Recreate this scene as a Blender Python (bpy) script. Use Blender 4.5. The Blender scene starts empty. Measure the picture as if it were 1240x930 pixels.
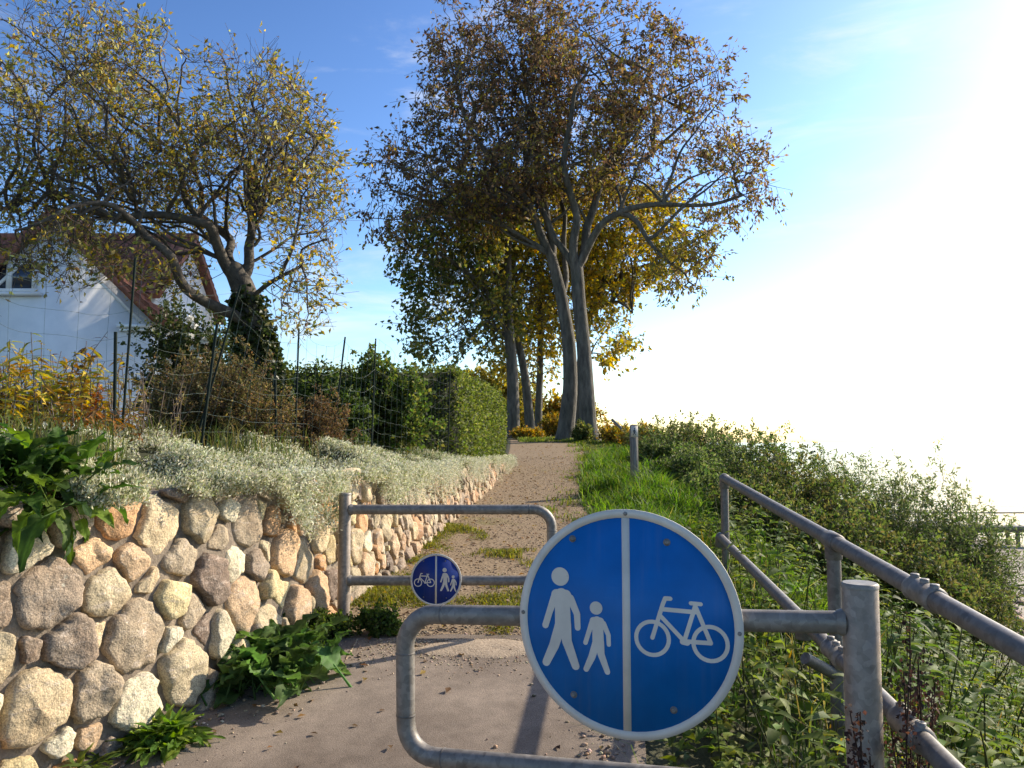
import bpy, bmesh, math, random
import numpy as np
from mathutils import Vector, Matrix, kdtree

random.seed(7)
RNG = np.random.default_rng(11)
scene = bpy.context.scene
COL = scene.collection
R = math.radians
CAM_Z = 1.6
PITCH = math.atan(70 / 960)
SUN_AZ, SUN_EL = R(59), R(30)

# ------------------------------------------------------------------ helpers
def P(u, v, d):
    """world point seen at photo pixel (u, v) when it stands d metres ahead"""
    a, b = (u - 620) / 960, (465 - v) / 960
    y = math.cos(PITCH) - b * math.sin(PITCH)
    z = math.sin(PITCH) + b * math.cos(PITCH)
    t = d / y
    return np.array([a * t, d, CAM_Z + z * t])

def tag(o, label=None, cat=None, group=None, kind=None):
    if label: o['label'] = label
    if cat: o['category'] = cat
    if group: o['group'] = group
    if kind: o['kind'] = kind
    return o

def empty(name, loc=(0, 0, 0), rz=0, parent=None):
    o = bpy.data.objects.new(name, None)
    o.empty_display_size = .1
    COL.objects.link(o)
    o.location = loc
    o.rotation_euler = (0, 0, rz)
    if parent: o.parent = parent
    return o

def build(name, parts, mat, parent=None, smooth=True):
    """parts: list of (V, F[, C]); F is (n,3) or (n,4) ints, or a list of ngons"""
    vs, loops, tot, cols = [], [], [], []
    off = 0
    hascol = any(len(p) > 2 and p[2] is not None for p in parts)
    for p in parts:
        V = np.asarray(p[0], dtype=np.float32).reshape(-1, 3)
        F = p[1]
        vs.append(V)
        if isinstance(F, np.ndarray):
            if len(F):
                loops.append((F + off).astype(np.int32).ravel())
                tot.append(np.full(len(F), F.shape[1], np.int32))
        else:
            for f in F:
                loops.append(np.asarray(f, np.int32) + off)
                tot.append(np.array([len(f)], np.int32))
        if hascol:
            C = p[2] if len(p) > 2 and p[2] is not None else np.full((len(V), 3), .5)
            C = np.asarray(C, dtype=np.float32)
            if C.ndim == 1: C = np.tile(C, (len(V), 1))
            cols.append(np.concatenate([C, np.ones((len(C), 1), np.float32)], 1))
        off += len(V)
    V = np.concatenate(vs); L = np.concatenate(loops); T = np.concatenate(tot)
    me = bpy.data.meshes.new(name)
    me.vertices.add(len(V)); me.vertices.foreach_set('co', V.ravel())
    me.loops.add(len(L)); me.loops.foreach_set('vertex_index', L)
    me.polygons.add(len(T))
    st = np.concatenate([[0], np.cumsum(T)[:-1]]).astype(np.int32)
    me.polygons.foreach_set('loop_start', st)
    try: me.polygons.foreach_set('loop_total', T)
    except Exception: pass
    if smooth: me.polygons.foreach_set('use_smooth', np.ones(len(T), bool))
    if hascol:
        at = me.color_attributes.new('Col', 'FLOAT_COLOR', 'POINT')
        at.data.foreach_set('color', np.concatenate(cols).ravel())
    me.update(calc_edges=True); me.validate()
    if mat: me.materials.append(mat)
    o = bpy.data.objects.new(name, me)
    COL.objects.link(o)
    if parent: o.parent = parent
    return o

def copy_thing(o, parent=None):
    c = o.copy(); COL.objects.link(c)
    if parent: c.parent = parent
    for ch in list(o.children): copy_thing(ch, c)
    return c

def _hash(ix, iy, iz):
    n = (ix * 374761393 + iy * 668265263 + iz * 1274126177) & 0x7fffffff
    n = ((n ^ (n >> 13)) * 1103515245) & 0x7fffffff
    return ((n ^ (n >> 16)) & 0xffff) / 65535.0

def vnoise(p):
    p = np.asarray(p, float)
    i = np.floor(p).astype(np.int64); f = p - i
    f = f * f * (3 - 2 * f)
    r = 0
    for dx in (0, 1):
        for dy in (0, 1):
            for dz in (0, 1):
                w = (f[..., 0] if dx else 1 - f[..., 0]) * (f[..., 1] if dy else 1 - f[..., 1]) * (f[..., 2] if dz else 1 - f[..., 2])
                r = r + w * _hash(i[..., 0] + dx, i[..., 1] + dy, i[..., 2] + dz)
    return r

def fbm(p, o=3):
    p = np.asarray(p, float); s = 0; a = .5
    for k in range(o):
        s = s + a * vnoise(p * 2 ** k + 17.3 * k); a *= .5
    return s / (1 - .5 ** o)

def nrm(v):
    v = np.asarray(v, float)
    return v / np.maximum(np.linalg.norm(v, axis=-1, keepdims=True), 1e-9)

def rdir(n, rng=RNG):
    return nrm(rng.normal(size=(n, 3)))

def smooth01(a, b, x):
    t = np.clip((np.asarray(x, float) - a) / (b - a), 0, 1)
    return t * t * (3 - 2 * t)

def tube(pts, rad, k=8, caps=True, col=None):
    pts = np.asarray(pts, float); n = len(pts)
    rad = np.full(n, rad, float) if np.isscalar(rad) else np.asarray(rad, float)
    T = nrm(np.gradient(pts, axis=0))
    u = np.array([0, 0, 1.0]) if abs(T[0][2]) < .9 else np.array([1.0, 0, 0])
    u = nrm(np.cross(T[0], u))
    U = np.zeros((n, 3)); U[0] = u
    for i in range(1, n):
        u = U[i - 1] - T[i] * np.dot(U[i - 1], T[i])
        U[i] = u / max(np.linalg.norm(u), 1e-9)
    W = np.cross(T, U)
    a = np.arange(k) * 2 * math.pi / k
    V = pts[:, None] + rad[:, None, None] * (np.cos(a)[None, :, None] * U[:, None] + np.sin(a)[None, :, None] * W[:, None])
    V = V.reshape(-1, 3)
    i = np.arange(n - 1)[:, None] * k; j = np.arange(k)[None]; j2 = (j + 1) % k
    F = np.stack([i + j, i + j2, i + k + j2, i + k + j], -1).reshape(-1, 4)
    out = [(V, F, col)]
    if caps:
        for e, ring in ((0, range(k - 1, -1, -1)), (n - 1, range(k))):
            out.append((V[e * k:(e + 1) * k][list(ring)], [list(range(k))], col))
    return out

def segs(A, B, ra, rb, k=3, col=None):
    """many independent thin prisms"""
    A = np.asarray(A, float); B = np.asarray(B, float); n = len(A)
    ra = np.broadcast_to(ra, n); rb = np.broadcast_to(rb, n)
    T = nrm(B - A)
    ref = np.where(np.abs(T[:, 2:3]) < .8, np.array([[0, 0, 1.0]]), np.array([[1.0, 0, 0]]))
    U = nrm(np.cross(T, ref)); W = np.cross(T, U)
    a = np.arange(k) * 2 * math.pi / k
    ring = np.cos(a)[None, :, None] * U[:, None] + np.sin(a)[None, :, None] * W[:, None]
    V = np.concatenate([A[:, None] + ring * ra[:, None, None], B[:, None] + ring * rb[:, None, None]], 1).reshape(-1, 3)
    o = np.arange(n)[:, None] * 2 * k; j = np.arange(k)[None]; j2 = (j + 1) % k
    F = np.stack([o + j, o + j2, o + k + j2, o + k + j], -1).reshape(-1, 4)
    C = None
    if col is not None:
        C = np.asarray(col, float)
        C = np.tile(C, (len(V), 1)) if C.ndim == 1 else np.repeat(C, 2 * k, 0)
    return (V, F, C)

def box(c, s, rz=0, col=None):
    x, y, z = np.array(s) / 2
    V = np.array([[a * x, b * y, g * z] for a in (-1, 1) for b in (-1, 1) for g in (-1, 1)])
    cs, sn = math.cos(rz), math.sin(rz)
    V = V @ np.array([[cs, sn, 0], [-sn, cs, 0], [0, 0, 1]]) + np.array(c)
    F = np.array([[0, 1, 3, 2], [4, 6, 7, 5], [0, 4, 5, 1], [2, 3, 7, 6], [0, 2, 6, 4], [1, 5, 7, 3]])
    return (V, F, col)

def leaf2(Pos, D, N, L, W, col, fold=.25):
    """small leaves: folded diamonds, two triangles each"""
    n = len(Pos); D = nrm(D); S = nrm(np.cross(D, N)); N = np.cross(S, D)
    L = np.broadcast_to(L, n)[:, None]; W = np.broadcast_to(W, n)[:, None]
    b = Pos; t = Pos + D * L
    m = Pos + D * L * .45 + N * W * fold
    V = np.stack([b, m + S * W * .5, t, m - S * W * .5], 1).reshape(-1, 3)
    o = np.arange(n)[:, None] * 4
    F = np.concatenate([o + np.array([[0, 1, 2]]), o + np.array([[0, 2, 3]])], 0)
    return (V, F, np.repeat(np.broadcast_to(col, (n, 3)), 4, 0))

def leaf8(Pos, D, N, L, W, col, droop=.35, fold=.22):
    """larger leaves with a bent midrib"""
    n = len(Pos); D = nrm(D); S = nrm(np.cross(D, N)); N = np.cross(S, D)
    L = np.broadcast_to(L, n)[:, None]; W = np.broadcast_to(W, n)[:, None]
    dr = np.broadcast_to(droop, n)[:, None]
    def sp(t): return Pos + D * L * t - N * L * dr * t * t
    def sd(t, w, s): return sp(t) + S * W * w * s + N * W * w * fold * 2
    V = np.stack([sp(0), sp(.33), sp(.68), sp(1), sd(.26, .5, 1), sd(.26, .5, -1), sd(.64, .36, 1), sd(.64, .36, -1)], 1).reshape(-1, 3)
    o = np.arange(n)[:, None] * 8
    tri = [[0, 1, 4], [0, 5, 1], [1, 2, 6], [1, 6, 4], [1, 7, 2], [1, 5, 7], [2, 3, 6], [2, 7, 3]]
    F = np.concatenate([o + np.array([t]) for t in tri], 0)
    return (V, F, np.repeat(np.broadcast_to(col, (n, 3)), 8, 0))

def blades(Pos, h, w, lean, col, rng=RNG):
    n = len(Pos)
    h = np.broadcast_to(h, n)[:, None]; w = np.broadcast_to(w, n)[:, None]; lean = np.broadcast_to(lean, n)[:, None]
    a = rng.uniform(0, 2 * math.pi, n)
    S = np.stack([np.cos(a), np.sin(a), 0 * a], 1)
    b = a + rng.normal(0, 1.0, n) + math.pi / 2
    Ld = np.stack([np.cos(b), np.sin(b), 0 * b], 1)
    up = np.array([[0, 0, 1.0]])
    m = Pos + up * h * .6 + Ld * h * lean * .3
    t = Pos + up * h * (1 - .35 * lean) + Ld * h * lean
    V = np.stack([Pos - S * w / 2, Pos + S * w / 2, m + S * w * .4, m - S * w * .4, t], 1).reshape(-1, 3)
    o = np.arange(n)[:, None] * 5
    F = np.concatenate([o + np.array([q]) for q in ([0, 1, 2], [0, 2, 3], [3, 2, 4])], 0)
    return (V, F, np.repeat(np.broadcast_to(col, (n, 3)), 5, 0))

def palette(n, cols, w=None, jit=.18, rng=RNG):
    cols = np.asarray(cols, float)
    w = None if w is None else np.asarray(w) / np.sum(w)
    c = cols[rng.choice(len(cols), n, p=w)]
    return np.clip(c * (1 + rng.normal(0, jit, (n, 1))) * (1 + rng.normal(0, jit * .3, (n, 3))), .004, .95)

def xf(part, loc, rz=0, s=1, tilt=(0, 0)):
    V = np.asarray(part[0]) * s
    M = np.array(Matrix.Rotation(rz, 3, 'Z') @ Matrix.Rotation(tilt[0], 3, 'X') @ Matrix.Rotation(tilt[1], 3, 'Y'))
    return (V @ M.T + np.asarray(loc), part[1], part[2] if len(part) > 2 else None)

# ---------------------------------------------------------------- materials
MATS = {}
class NT:
    def __init__(s, name):
        s.m = bpy.data.materials.new(name); s.m.use_nodes = True
        s.t = s.m.node_tree; s.b = s.t.nodes['Principled BSDF']; s.out = s.t.nodes['Material Output']
        MATS[name] = s.m
    def n(s, typ, **kw):
        nd = s.t.nodes.new(typ)
        for k, v in kw.items():
            if k in nd.inputs.keys(): nd.inputs[k].default_value = v
            else: setattr(nd, k, v)
        return nd
    def l(s, a, b): s.t.links.new(a, b)
    def coord(s, kind='Object'):
        return s.n('ShaderNodeTexCoord').outputs[kind]
    def noise(s, scale, detail=4, rough=.55, vec=None):
        nd = s.n('ShaderNodeTexNoise', Scale=scale, Detail=detail, Roughness=rough)
        s.l(vec if vec is not None else s.coord(), nd.inputs['Vector']); return nd.outputs['Fac']
    def ramp(s, fac, stops):
        r = s.n('ShaderNodeValToRGB'); e = r.color_ramp.elements
        while len(e) < len(stops): e.new(.5)
        for k, (p, c) in enumerate(stops):
            e[k].position = p; e[k].color = (*c, 1) if not np.isscalar(c) else (c, c, c, 1)
        s.l(fac, r.inputs[0]); return r.outputs[0]
    def mix(s, fac, a, b, mode='MIX'):
        m = s.n('ShaderNodeMix', data_type='RGBA', blend_type=mode)
        for i, x in ((0, fac), (6, a), (7, b)):
            if hasattr(x, 'links') or isinstance(x, bpy.types.NodeSocket): s.l(x, m.inputs[i])
            else: m.inputs[i].default_value = x if i == 0 else ((*x, 1) if len(x) == 3 else x)
        return m.outputs[2]
    def bump(s, h, strength=.3, dist=.01, prev=None):
        b = s.n('ShaderNodeBump', Strength=strength, Distance=dist)
        s.l(h, b.inputs['Height'])
        if prev is not None: s.l(prev, b.inputs['Normal'])
        return b.outputs[0]
    def set(s, **kw):
        for k, v in kw.items():
            i = s.b.inputs[k.replace('_', ' ')]
            if isinstance(v, bpy.types.NodeSocket): s.l(v, i)
            else: i.default_value = (*v, 1) if not np.isscalar(v) and len(v) == 3 and i.type == 'RGBA' else v
        return s
    def attr(s): return s.n('ShaderNodeAttribute', attribute_name='Col').outputs['Color']

def leaf_mat(name, transl=.42, rough=.6, spec=.18):
    t = NT(name)
    c = t.mix(.35, t.attr(), t.ramp(t.noise(30, 2), [(.3, .62), (.7, 1.0)]), 'MULTIPLY')
    t.set(Base_Color=c, Roughness=rough, Specular_IOR_Level=spec)
    tr = t.n('ShaderNodeBsdfTranslucent')
    hs = t.n('ShaderNodeHueSaturation', Saturation=1.15, Value=1.5)
    t.l(c, hs.inputs['Color']); t.l(hs.outputs[0], tr.inputs[0])
    mx = t.n('ShaderNodeMixShader', Fac=transl)
    t.l(t.b.outputs[0], mx.inputs[1]); t.l(tr.outputs[0], mx.inputs[2]); t.l(mx.outputs[0], t.out.inputs[0])
    return t.m

M_LEAF = leaf_mat('leaf')
M_DRY = leaf_mat('dry_leaf', .3, .6, .2)
M_GLOSS = leaf_mat('glossy_leaf', .32, .42, .3)
M_PALE = leaf_mat('felted_leaf', .25, .8, .1)

t = NT('bark')
v = t.n('ShaderNodeMapping'); v.inputs['Scale'].default_value = (1, 1, .25); t.l(t.coord(), v.inputs[0])
n1 = t.noise(9, 6, .65, v.outputs[0]); n2 = t.noise(1.3, 3)
c = t.ramp(n1, [(.3, (.05, .044, .037)), (.6, (.16, .145, .12)), (.8, (.27, .25, .21))])
c = t.mix(.5, c, t.ramp(n2, [(.35, (.35, .38, .25)), (.65, (.75, .7, .65))]), 'MULTIPLY')
t.set(Base_Color=c, Roughness=.9, Normal=t.bump(n1, .9, .05)); M_BARK = t.m

t = NT('pale_bark')
n1 = t.noise(14, 6, .65); n2 = t.noise(2.2, 3)
c = t.ramp(n1, [(.3, (.028, .022, .017)), (.6, (.09, .075, .055)), (.8, (.2, .17, .125))])
t.set(Base_Color=c, Roughness=.9, Normal=t.bump(n1, .8, .02)); M_BARK2 = t.m

t = NT('twig'); t.set(Base_Color=t.ramp(t.noise(6, 3), [(.35, (.045, .03, .022)), (.65, (.14, .1, .07))]), Roughness=.8); M_TWIG = t.m

def stone_mat():
    t = NT('fieldstone')
    sp = t.noise(150, 3, .7); md = t.noise(24, 5, .65); lg = t.noise(6, 4, .6); bd = t.n('ShaderNodeTexNoise', Scale=9.0, Detail=5.0, Roughness=.6, Distortion=1.6)
    mp = t.n('ShaderNodeMapping'); mp.inputs['Rotation'].default_value = (.5, .7, .3); mp.inputs['Scale'].default_value = (1, 1, 3.2); t.l(t.coord(), mp.inputs[0]); t.l(mp.outputs[0], bd.inputs['Vector'])
    c = t.attr()
    c = t.mix(t.ramp(lg, [(.46, .0), (.66, .45)]), c, t.mix(1.0, c, (.62, .5, .42), 'MULTIPLY'))
    c = t.mix(t.ramp(bd.outputs['Fac'], [(.55, .0), (.66, .5)]), c, (.5, .42, .34))
    c = t.mix(.65, c, t.ramp(sp, [(.33, .25), (.5, 1.0), (.68, 1.7)]), 'MULTIPLY')
    c = t.mix(.6, c, t.ramp(md, [(.3, .45), (.55, 1.0), (.8, 1.3)]), 'MULTIPLY')
    vo = t.n('ShaderNodeTexVoronoi', Scale=26.0); t.l(t.coord(), vo.inputs['Vector'])
    n4 = t.noise(3.3, 3)
    li = t.mix(1.0, t.ramp(vo.outputs['Distance'], [(.16, 1.0), (.24, .0)]), t.ramp(n4, [(.56, .0), (.64, .7)]), 'MULTIPLY')
    c = t.mix(li, c, (.5, .48, .38))
    b = t.bump(md, .7, .022); b = t.bump(sp, .45, .004, b)
    t.set(Base_Color=c, Roughness=.85, Specular_IOR_Level=.25, Normal=b); return t.m
M_STONE = stone_mat()

t = NT('mortar')
n1 = t.noise(60, 5, .7); n2 = t.noise(6, 4)
c = t.mix(.6, t.ramp(n2, [(.3, (.15, .118, .085)), (.7, (.28, .225, .163))]), t.ramp(n1, [(.3, .5), (.7, 1.2)]), 'MULTIPLY')
t.set(Base_Color=c, Roughness=.95, Normal=t.bump(n1, .8, .012)); M_MORTAR = t.m

t = NT('asphalt')
n1 = t.noise(190, 3, .7); n2 = t.noise(1.6, 5, .6); n3 = t.noise(14, 4)
c = t.ramp(n2, [(.32, (.135, .105, .08)), (.5, (.2, .16, .124)), (.7, (.275, .222, .172))])
c = t.mix(.7, c, t.ramp(n1, [(.33, .42), (.5, 1.0), (.7, 1.35)]), 'MULTIPLY')
c = t.mix(.35, c, t.ramp(n3, [(.35, .6), (.6, 1.1)]), 'MULTIPLY')
t.set(Base_Color=c, Roughness=.9, Specular_IOR_Level=.25, Normal=t.bump(n1, .5, .006)); M_ASPHALT = t.m

t = NT('gravel')
vo = t.n('ShaderNodeTexVoronoi', Scale=42.0); t.l(t.coord(), vo.inputs['Vector'])
n2 = t.noise(1.1, 5, .6); n3 = t.noise(9, 4)
c = t.ramp(t.noise(55, 4, .7), [(.28, (.13, .092, .055)), (.5, (.215, .158, .097)), (.72, (.3, .226, .145))])
bw = t.n('ShaderNodeRGBToBW'); t.l(vo.outputs['Color'], bw.inputs[0])
c = t.mix(.3, c, bw.outputs[0], 'SOFT_LIGHT')
moss = t.mix(1.0, t.ramp(n2, [(.58, .0), (.7, .7)]), t.ramp(n3, [(.35, .2), (.6, 1.0)]), 'MULTIPLY')
c = t.mix(moss, c, (.13, .12, .035))
t.set(Base_Color=c, Roughness=.95, Specular_IOR_Level=.2, Normal=t.bump(vo.outputs['Distance'], .5, .008)); M_GRAVEL = t.m

t = NT('sand')
n1 = t.noise(80, 4, .7)
t.set(Base_Color=t.ramp(n1, [(.3, (.2, .15, .1)), (.7, (.48, .38, .27))]), Roughness=.95, Normal=t.bump(n1, .8, .01)); M_SAND = t.m

t = NT('soil')
n1 = t.noise(7, 6, .65); n2 = t.noise(1.2, 4)
c = t.mix(n2, t.ramp(n1, [(.3, (.03, .024, .014)), (.7, (.09, .07, .04))]), t.ramp(n1, [(.3, (.03, .04, .012)), (.7, (.085, .1, .03))]))
geo = t.n('ShaderNodeNewGeometry'); sx = t.n('ShaderNodeSeparateXYZ'); t.l(geo.outputs['Position'], sx.inputs[0])
mr = t.n('ShaderNodeMapRange'); t.l(sx.outputs['Z'], mr.inputs[0])
for i, q in ((1, -2.4), (2, -3.0), (3, 0), (4, 1)): mr.inputs[i].default_value = q
c = t.mix(mr.outputs[0], c, t.ramp(n1, [(.3, (.2, .17, .13)), (.7, (.42, .37, .3))]))
t.set(Base_Color=c, Roughness=.95, Normal=t.bump(n1, .8, .05)); M_SOIL = t.m

def galv(name, base):
    t = NT(name)
    n1 = t.noise(18, 5, .65); n2 = t.noise(90, 3, .6)
    vo = t.n('ShaderNodeTexVoronoi', Scale=60.0); t.l(t.coord(), vo.inputs['Vector'])
    b = np.array(base)
    c = t.ramp(n1, [(.25, tuple(b * .62)), (.5, tuple(b)), (.78, tuple(b * 1.3))])
    bw = t.n('ShaderNodeRGBToBW'); t.l(vo.outputs['Color'], bw.inputs[0])
    c = t.mix(.3, c, bw.outputs[0], 'SOFT_LIGHT')
    c = t.mix(t.ramp(n2, [(.66, .0), (.78, .6)]), c, (.16, .13, .1))
    t.set(Base_Color=c, Metallic=.35, Specular_IOR_Level=.35, Roughness=t.ramp(n1, [(.3, .46), (.7, .66)]), Normal=t.bump(n2, .12, .002))
    return t.m
M_STEEL = galv('galvanised_steel', (.215, .195, .17))
M_STEEL_P = galv('dirty_steel', (.25, .205, .165))
M_STEEL_D = galv('weathered_steel', (.155, .14, .125))

def signpaint(name, base, var, spec=.4):
    t = NT(name)
    n1 = t.noise(9, 5); n2 = t.noise(60, 3, .7)
    b = np.array(base)
    c = t.ramp(n1, [(.3, tuple(b * (1 - var))), (.7, tuple(b * (1 + var * .4)))])
    c = t.mix(t.ramp(n2, [(.7, .0), (.8, .35)]), c, tuple(b * .35 + np.array((.03, .025, .02))))
    mp = t.n('ShaderNodeMapping'); mp.inputs['Scale'].default_value = (34, 34, 2.2); t.l(t.coord(), mp.inputs[0])
    n5 = t.noise(1.0, 5, .7, mp.outputs[0]); n6 = t.noise(4.0, 3)
    st_ = t.mix(1.0, t.ramp(n5, [(.5, .0), (.75, .32)]), t.ramp(n6, [(.42, .0), (.62, 1.0)]), 'MULTIPLY')
    c = t.mix(st_, c, tuple(b * .6 + np.array((.09, .085, .075))))
    mq = t.n('ShaderNodeMapping'); mq.inputs['Rotation'].default_value = (0, .6, 0); mq.inputs['Scale'].default_value = (3, 3, 150); t.l(t.coord(), mq.inputs[0])
    sc_ = t.noise(1.0, 2, .5, mq.outputs[0])
    c = t.mix(t.ramp(sc_, [(.74, .0), (.76, .3)]), c, tuple(b * .7 + .08))
    t.set(Base_Color=c, Roughness=.42, Specular_IOR_Level=spec, Normal=t.bump(n2, .04, .001)); return t.m
M_BLUE = signpaint('blue_sheeting', (.004, .125, .40), .16, .2)
M_BLUE2 = signpaint('dark_blue_sheeting', (.006, .03, .2), .12, .3)
M_WHITE = signpaint('white_sheeting', (.62, .57, .50), .15, .2)
M_BACK = signpaint('sign_back', (.4, .4, .4), .2)
M_BOLT = galv('bolt_steel', (.2, .19, .18))

t = NT('white_render')
n1 = t.noise(2, 4); n2 = t.noise(25, 4)
t.set(Base_Color=t.ramp(n1, [(.3, (.66, .67, .68)), (.7, (.8, .8, .8))]), Roughness=.9, Normal=t.bump(n2, .3, .01)); M_RENDER = t.m
t = NT('white_timber'); t.set(Base_Color=(.75, .75, .74), Roughness=.6); M_TIMBER = t.m
t = NT('window_glass'); t.set(Base_Color=(.03, .04, .06), Roughness=.08, Specular_IOR_Level=.8); M_GLASS = t.m

def tile_mat(name, a, b):
    t = NT(name)
    n1 = t.noise(3, 4); n2 = t.noise(24, 3)
    c = t.mix(.5, t.ramp(n1, [(.3, a), (.7, b)]), t.ramp(n2, [(.3, .55), (.7, 1.25)]), 'MULTIPLY')
    t.set(Base_Color=c, Roughness=.8); return t.m
M_TILE = tile_mat('roof_tile', (.16, .06, .038), (.3, .115, .07))
t = NT('chimney_brick')
br = t.n('ShaderNodeTexBrick', Scale=9.0); br.inputs['Color1'].default_value = (.3, .1, .06, 1); br.inputs['Color2'].default_value = (.22, .08, .05, 1); br.inputs['Mortar'].default_value = (.3, .27, .24, 1)
t.l(t.coord(), br.inputs['Vector']); t.set(Base_Color=br.outputs[0], Roughness=.9); M_BRICK = t.m

t = NT('grey_timber')
v = t.n('ShaderNodeMapping'); v.inputs['Scale'].default_value = (1, 1, .1); t.l(t.coord(), v.inputs[0])
n1 = t.noise(40, 4, .6, v.outputs[0])
t.set(Base_Color=t.ramp(n1, [(.3, (.1, .09, .075)), (.7, (.26, .24, .205))]), Roughness=.85, Normal=t.bump(n1, .4, .01)); M_WOOD = t.m
t = NT('stake_green'); t.set(Base_Color=(.012, .02, .016), Roughness=.8, Specular_IOR_Level=.15); M_STAKE = t.m
t = NT('wire'); t.set(Base_Color=(.12, .16, .14), Roughness=.6, Metallic=.2); M_WIRE = t.m
t = NT('pictogram_black'); t.set(Base_Color=(.02, .02, .03), Roughness=.5); M_BLACK = t.m

t = NT('sea_water')
v = t.n('ShaderNodeMapping'); v.inputs['Scale'].default_value = (.45, 1, 1); t.l(t.coord(), v.inputs[0])
n1 = t.noise(2.2, 4, .6, v.outputs[0]); n2 = t.noise(.25, 3, .5, v.outputs[0])
t.set(Base_Color=(.05, .09, .1), Roughness=.12, IOR=1.33, Normal=t.bump(n1, 1.0, .3, t.bump(n2, .6, .8))); M_SEA = t.m

# ------------------------------------------------------------------- terrain
_wy = np.array([-3, 0.5, 1.8, 2.7, 3.17, 3.7, 4.3, 5.05, 5.7, 6.44, 7.95, 9.2, 11.6, 14, 17, 19, 22])
_wx = np.array([-5.2, -3.25, -2.52, -2.0, -1.75, -1.49, -1.31, -1.17, -1.07, -.96, -.81, -.68, -.42, -.24, -.07, 0.0, 0.05])
_yy = np.linspace(-3, 22, 1001)
_xx = np.interp(_yy, _wy, _wx)
_k = np.hanning(41); _k /= _k.sum()
_xx = np.convolve(np.pad(_xx, 20, mode='reflect', reflect_type='odd'), _k, 'valid')
def xw(y): return np.interp(y, _yy, _xx)
_gy = np.linspace(-5, 60, 1301)
_gz = np.where(_gy < 5, .094 * _gy, .47 + .0565 * (_gy - 5))
_gz = np.where(_gy > 25, 1.6 + .03 * np.minimum(_gy - 25, 6), _gz)
_k2 = np.hanning(41); _k2 /= _k2.sum()
_gz = np.convolve(np.pad(_gz, 20, mode='reflect', reflect_type='odd'), _k2, 'valid')
def g(y): return np.interp(y, _gy, _gz)
def edge_top(y):
    e = np.interp(y, [0, 3, 6, 8, 12, 17, 20], [1.36, 1.40, 1.37, 1.335, 1.285, 1.24, 1.25])
    return np.maximum(e, g(y) + .03)
def xbank(y): return np.interp(y, [0, 2, 5.8, 8, 11, 17, 25, 35], [1.4, 1.45, 1.8, 1.95, 2.2, 3.0, 4.6, 6.0])
SEA_Z = CAM_Z - 5.9
def H(x, y):
    x = np.asarray(x, float); y = np.asarray(y, float)
    t = x - xw(y)
    left = edge_top(y) - .06 + .20 * smooth01(.1, .9, -t) + .3 * smooth01(1, 8, -t) + .6 * smooth01(8, 40, -t)
    mid = g(y) + 0 * t
    b = x - xbank(y)
    drop = .52 * np.where(b > -.4, np.where(b < .4, (b + .4) ** 2 / 1.6, b), 0)
    hump = .14 * smooth01(-1.0, -.1, b) * smooth01(6.5, 9, y) * smooth01(18, 14, y)
    right = g(y) - drop + hump
    beach = SEA_Z + .75 - .055 * np.maximum(x - xbank(y) - 9.5, 0)
    right = np.where(right < beach, beach, right)
    right = np.maximum(right, -9)
    return np.where(t < -.2, left, np.where(t < .0, mid, right))

def rows():
    a = list(np.arange(-3, 30.01, .25)) + [31, 32.5, 34, 36, 39, 43, 48, 55, 65, 80, 110, 160, 260, 500, 1200, 3000]
    return np.array(a)
YR = rows()
def make_ground():
    off = [-2500, -900, -300, -120, -60, -40, -30, -22, -16, -12, -9, -7, -5.5, -4.5, -3.7, -3, -2.4, -1.9, -1.5, -1.2, -.95, -.75, -.55, -.4, -.28, -.21, -.19, -.05]
    off += list(np.arange(.1, 6.0, .2)) + [6.3, 6.8, 7.4, 8, 8.8, 9.6, 10.5, 11.5, 12.5, 13.5, 15, 17, 20, 24, 30, 40, 60, 100, 300, 900, 2500]
    off = np.array(off)
    X = xw(YR)[:, None] + off[None]; Y = np.repeat(YR[:, None], len(off), 1)
    Z = H(X, Y)
    Z = Z + np.where((off[None] > 2.6) | (off[None] < -.5), .12 * (fbm(np.stack([X * .9, Y * .9, 0 * X], -1)) - .5), 0)
    V = np.stack([X, Y, Z], -1).reshape(-1, 3)
    n, m = X.shape
    i = np.arange(n - 1)[:, None] * m; j = np.arange(m - 1)[None]
    F = np.stack([i + j, i + j + 1, i + m + j + 1, i + m + j], -1).reshape(-1, 4)
    tag(build('ground', [(V, F)], M_SOIL), kind='structure')
make_ground()

def strip(name, ys, xl, xr, dz, mat, m=14):
    s = np.linspace(0, 1, m)
    X = xl[:, None] * (1 - s) + xr[:, None] * s
    Y = np.repeat(ys[:, None], m, 1)
    Z = np.repeat(g(ys)[:, None], m, 1) + dz
    V = np.stack([X, Y, Z], -1).reshape(-1, 3); n = len(ys)
    i = np.arange(n - 1)[:, None] * m; j = np.arange(m - 1)[None]
    F = np.stack([i + j, i + j + 1, i + m + j + 1, i + m + j], -1).reshape(-1, 4)
    return tag(build(name, [(V, F)], mat), kind='structure')
ysg = YR[(YR >= 4.0) & (YR <= 27)]
def xpath(y): return np.interp(y, [0, 3, 5, 8, 11, 14, 17, 23, 27], [.35, .45, .95, .85, .9, 1.2, 1.6, 2.0, 1.4])
strip('gravel_path', ysg, xw(ysg) - .1, xpath(ysg) + .12 * (vnoise(np.stack([ysg * 1.3, 0 * ysg, 0 * ysg], -1)) - .5), .005, M_GRAVEL)
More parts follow.
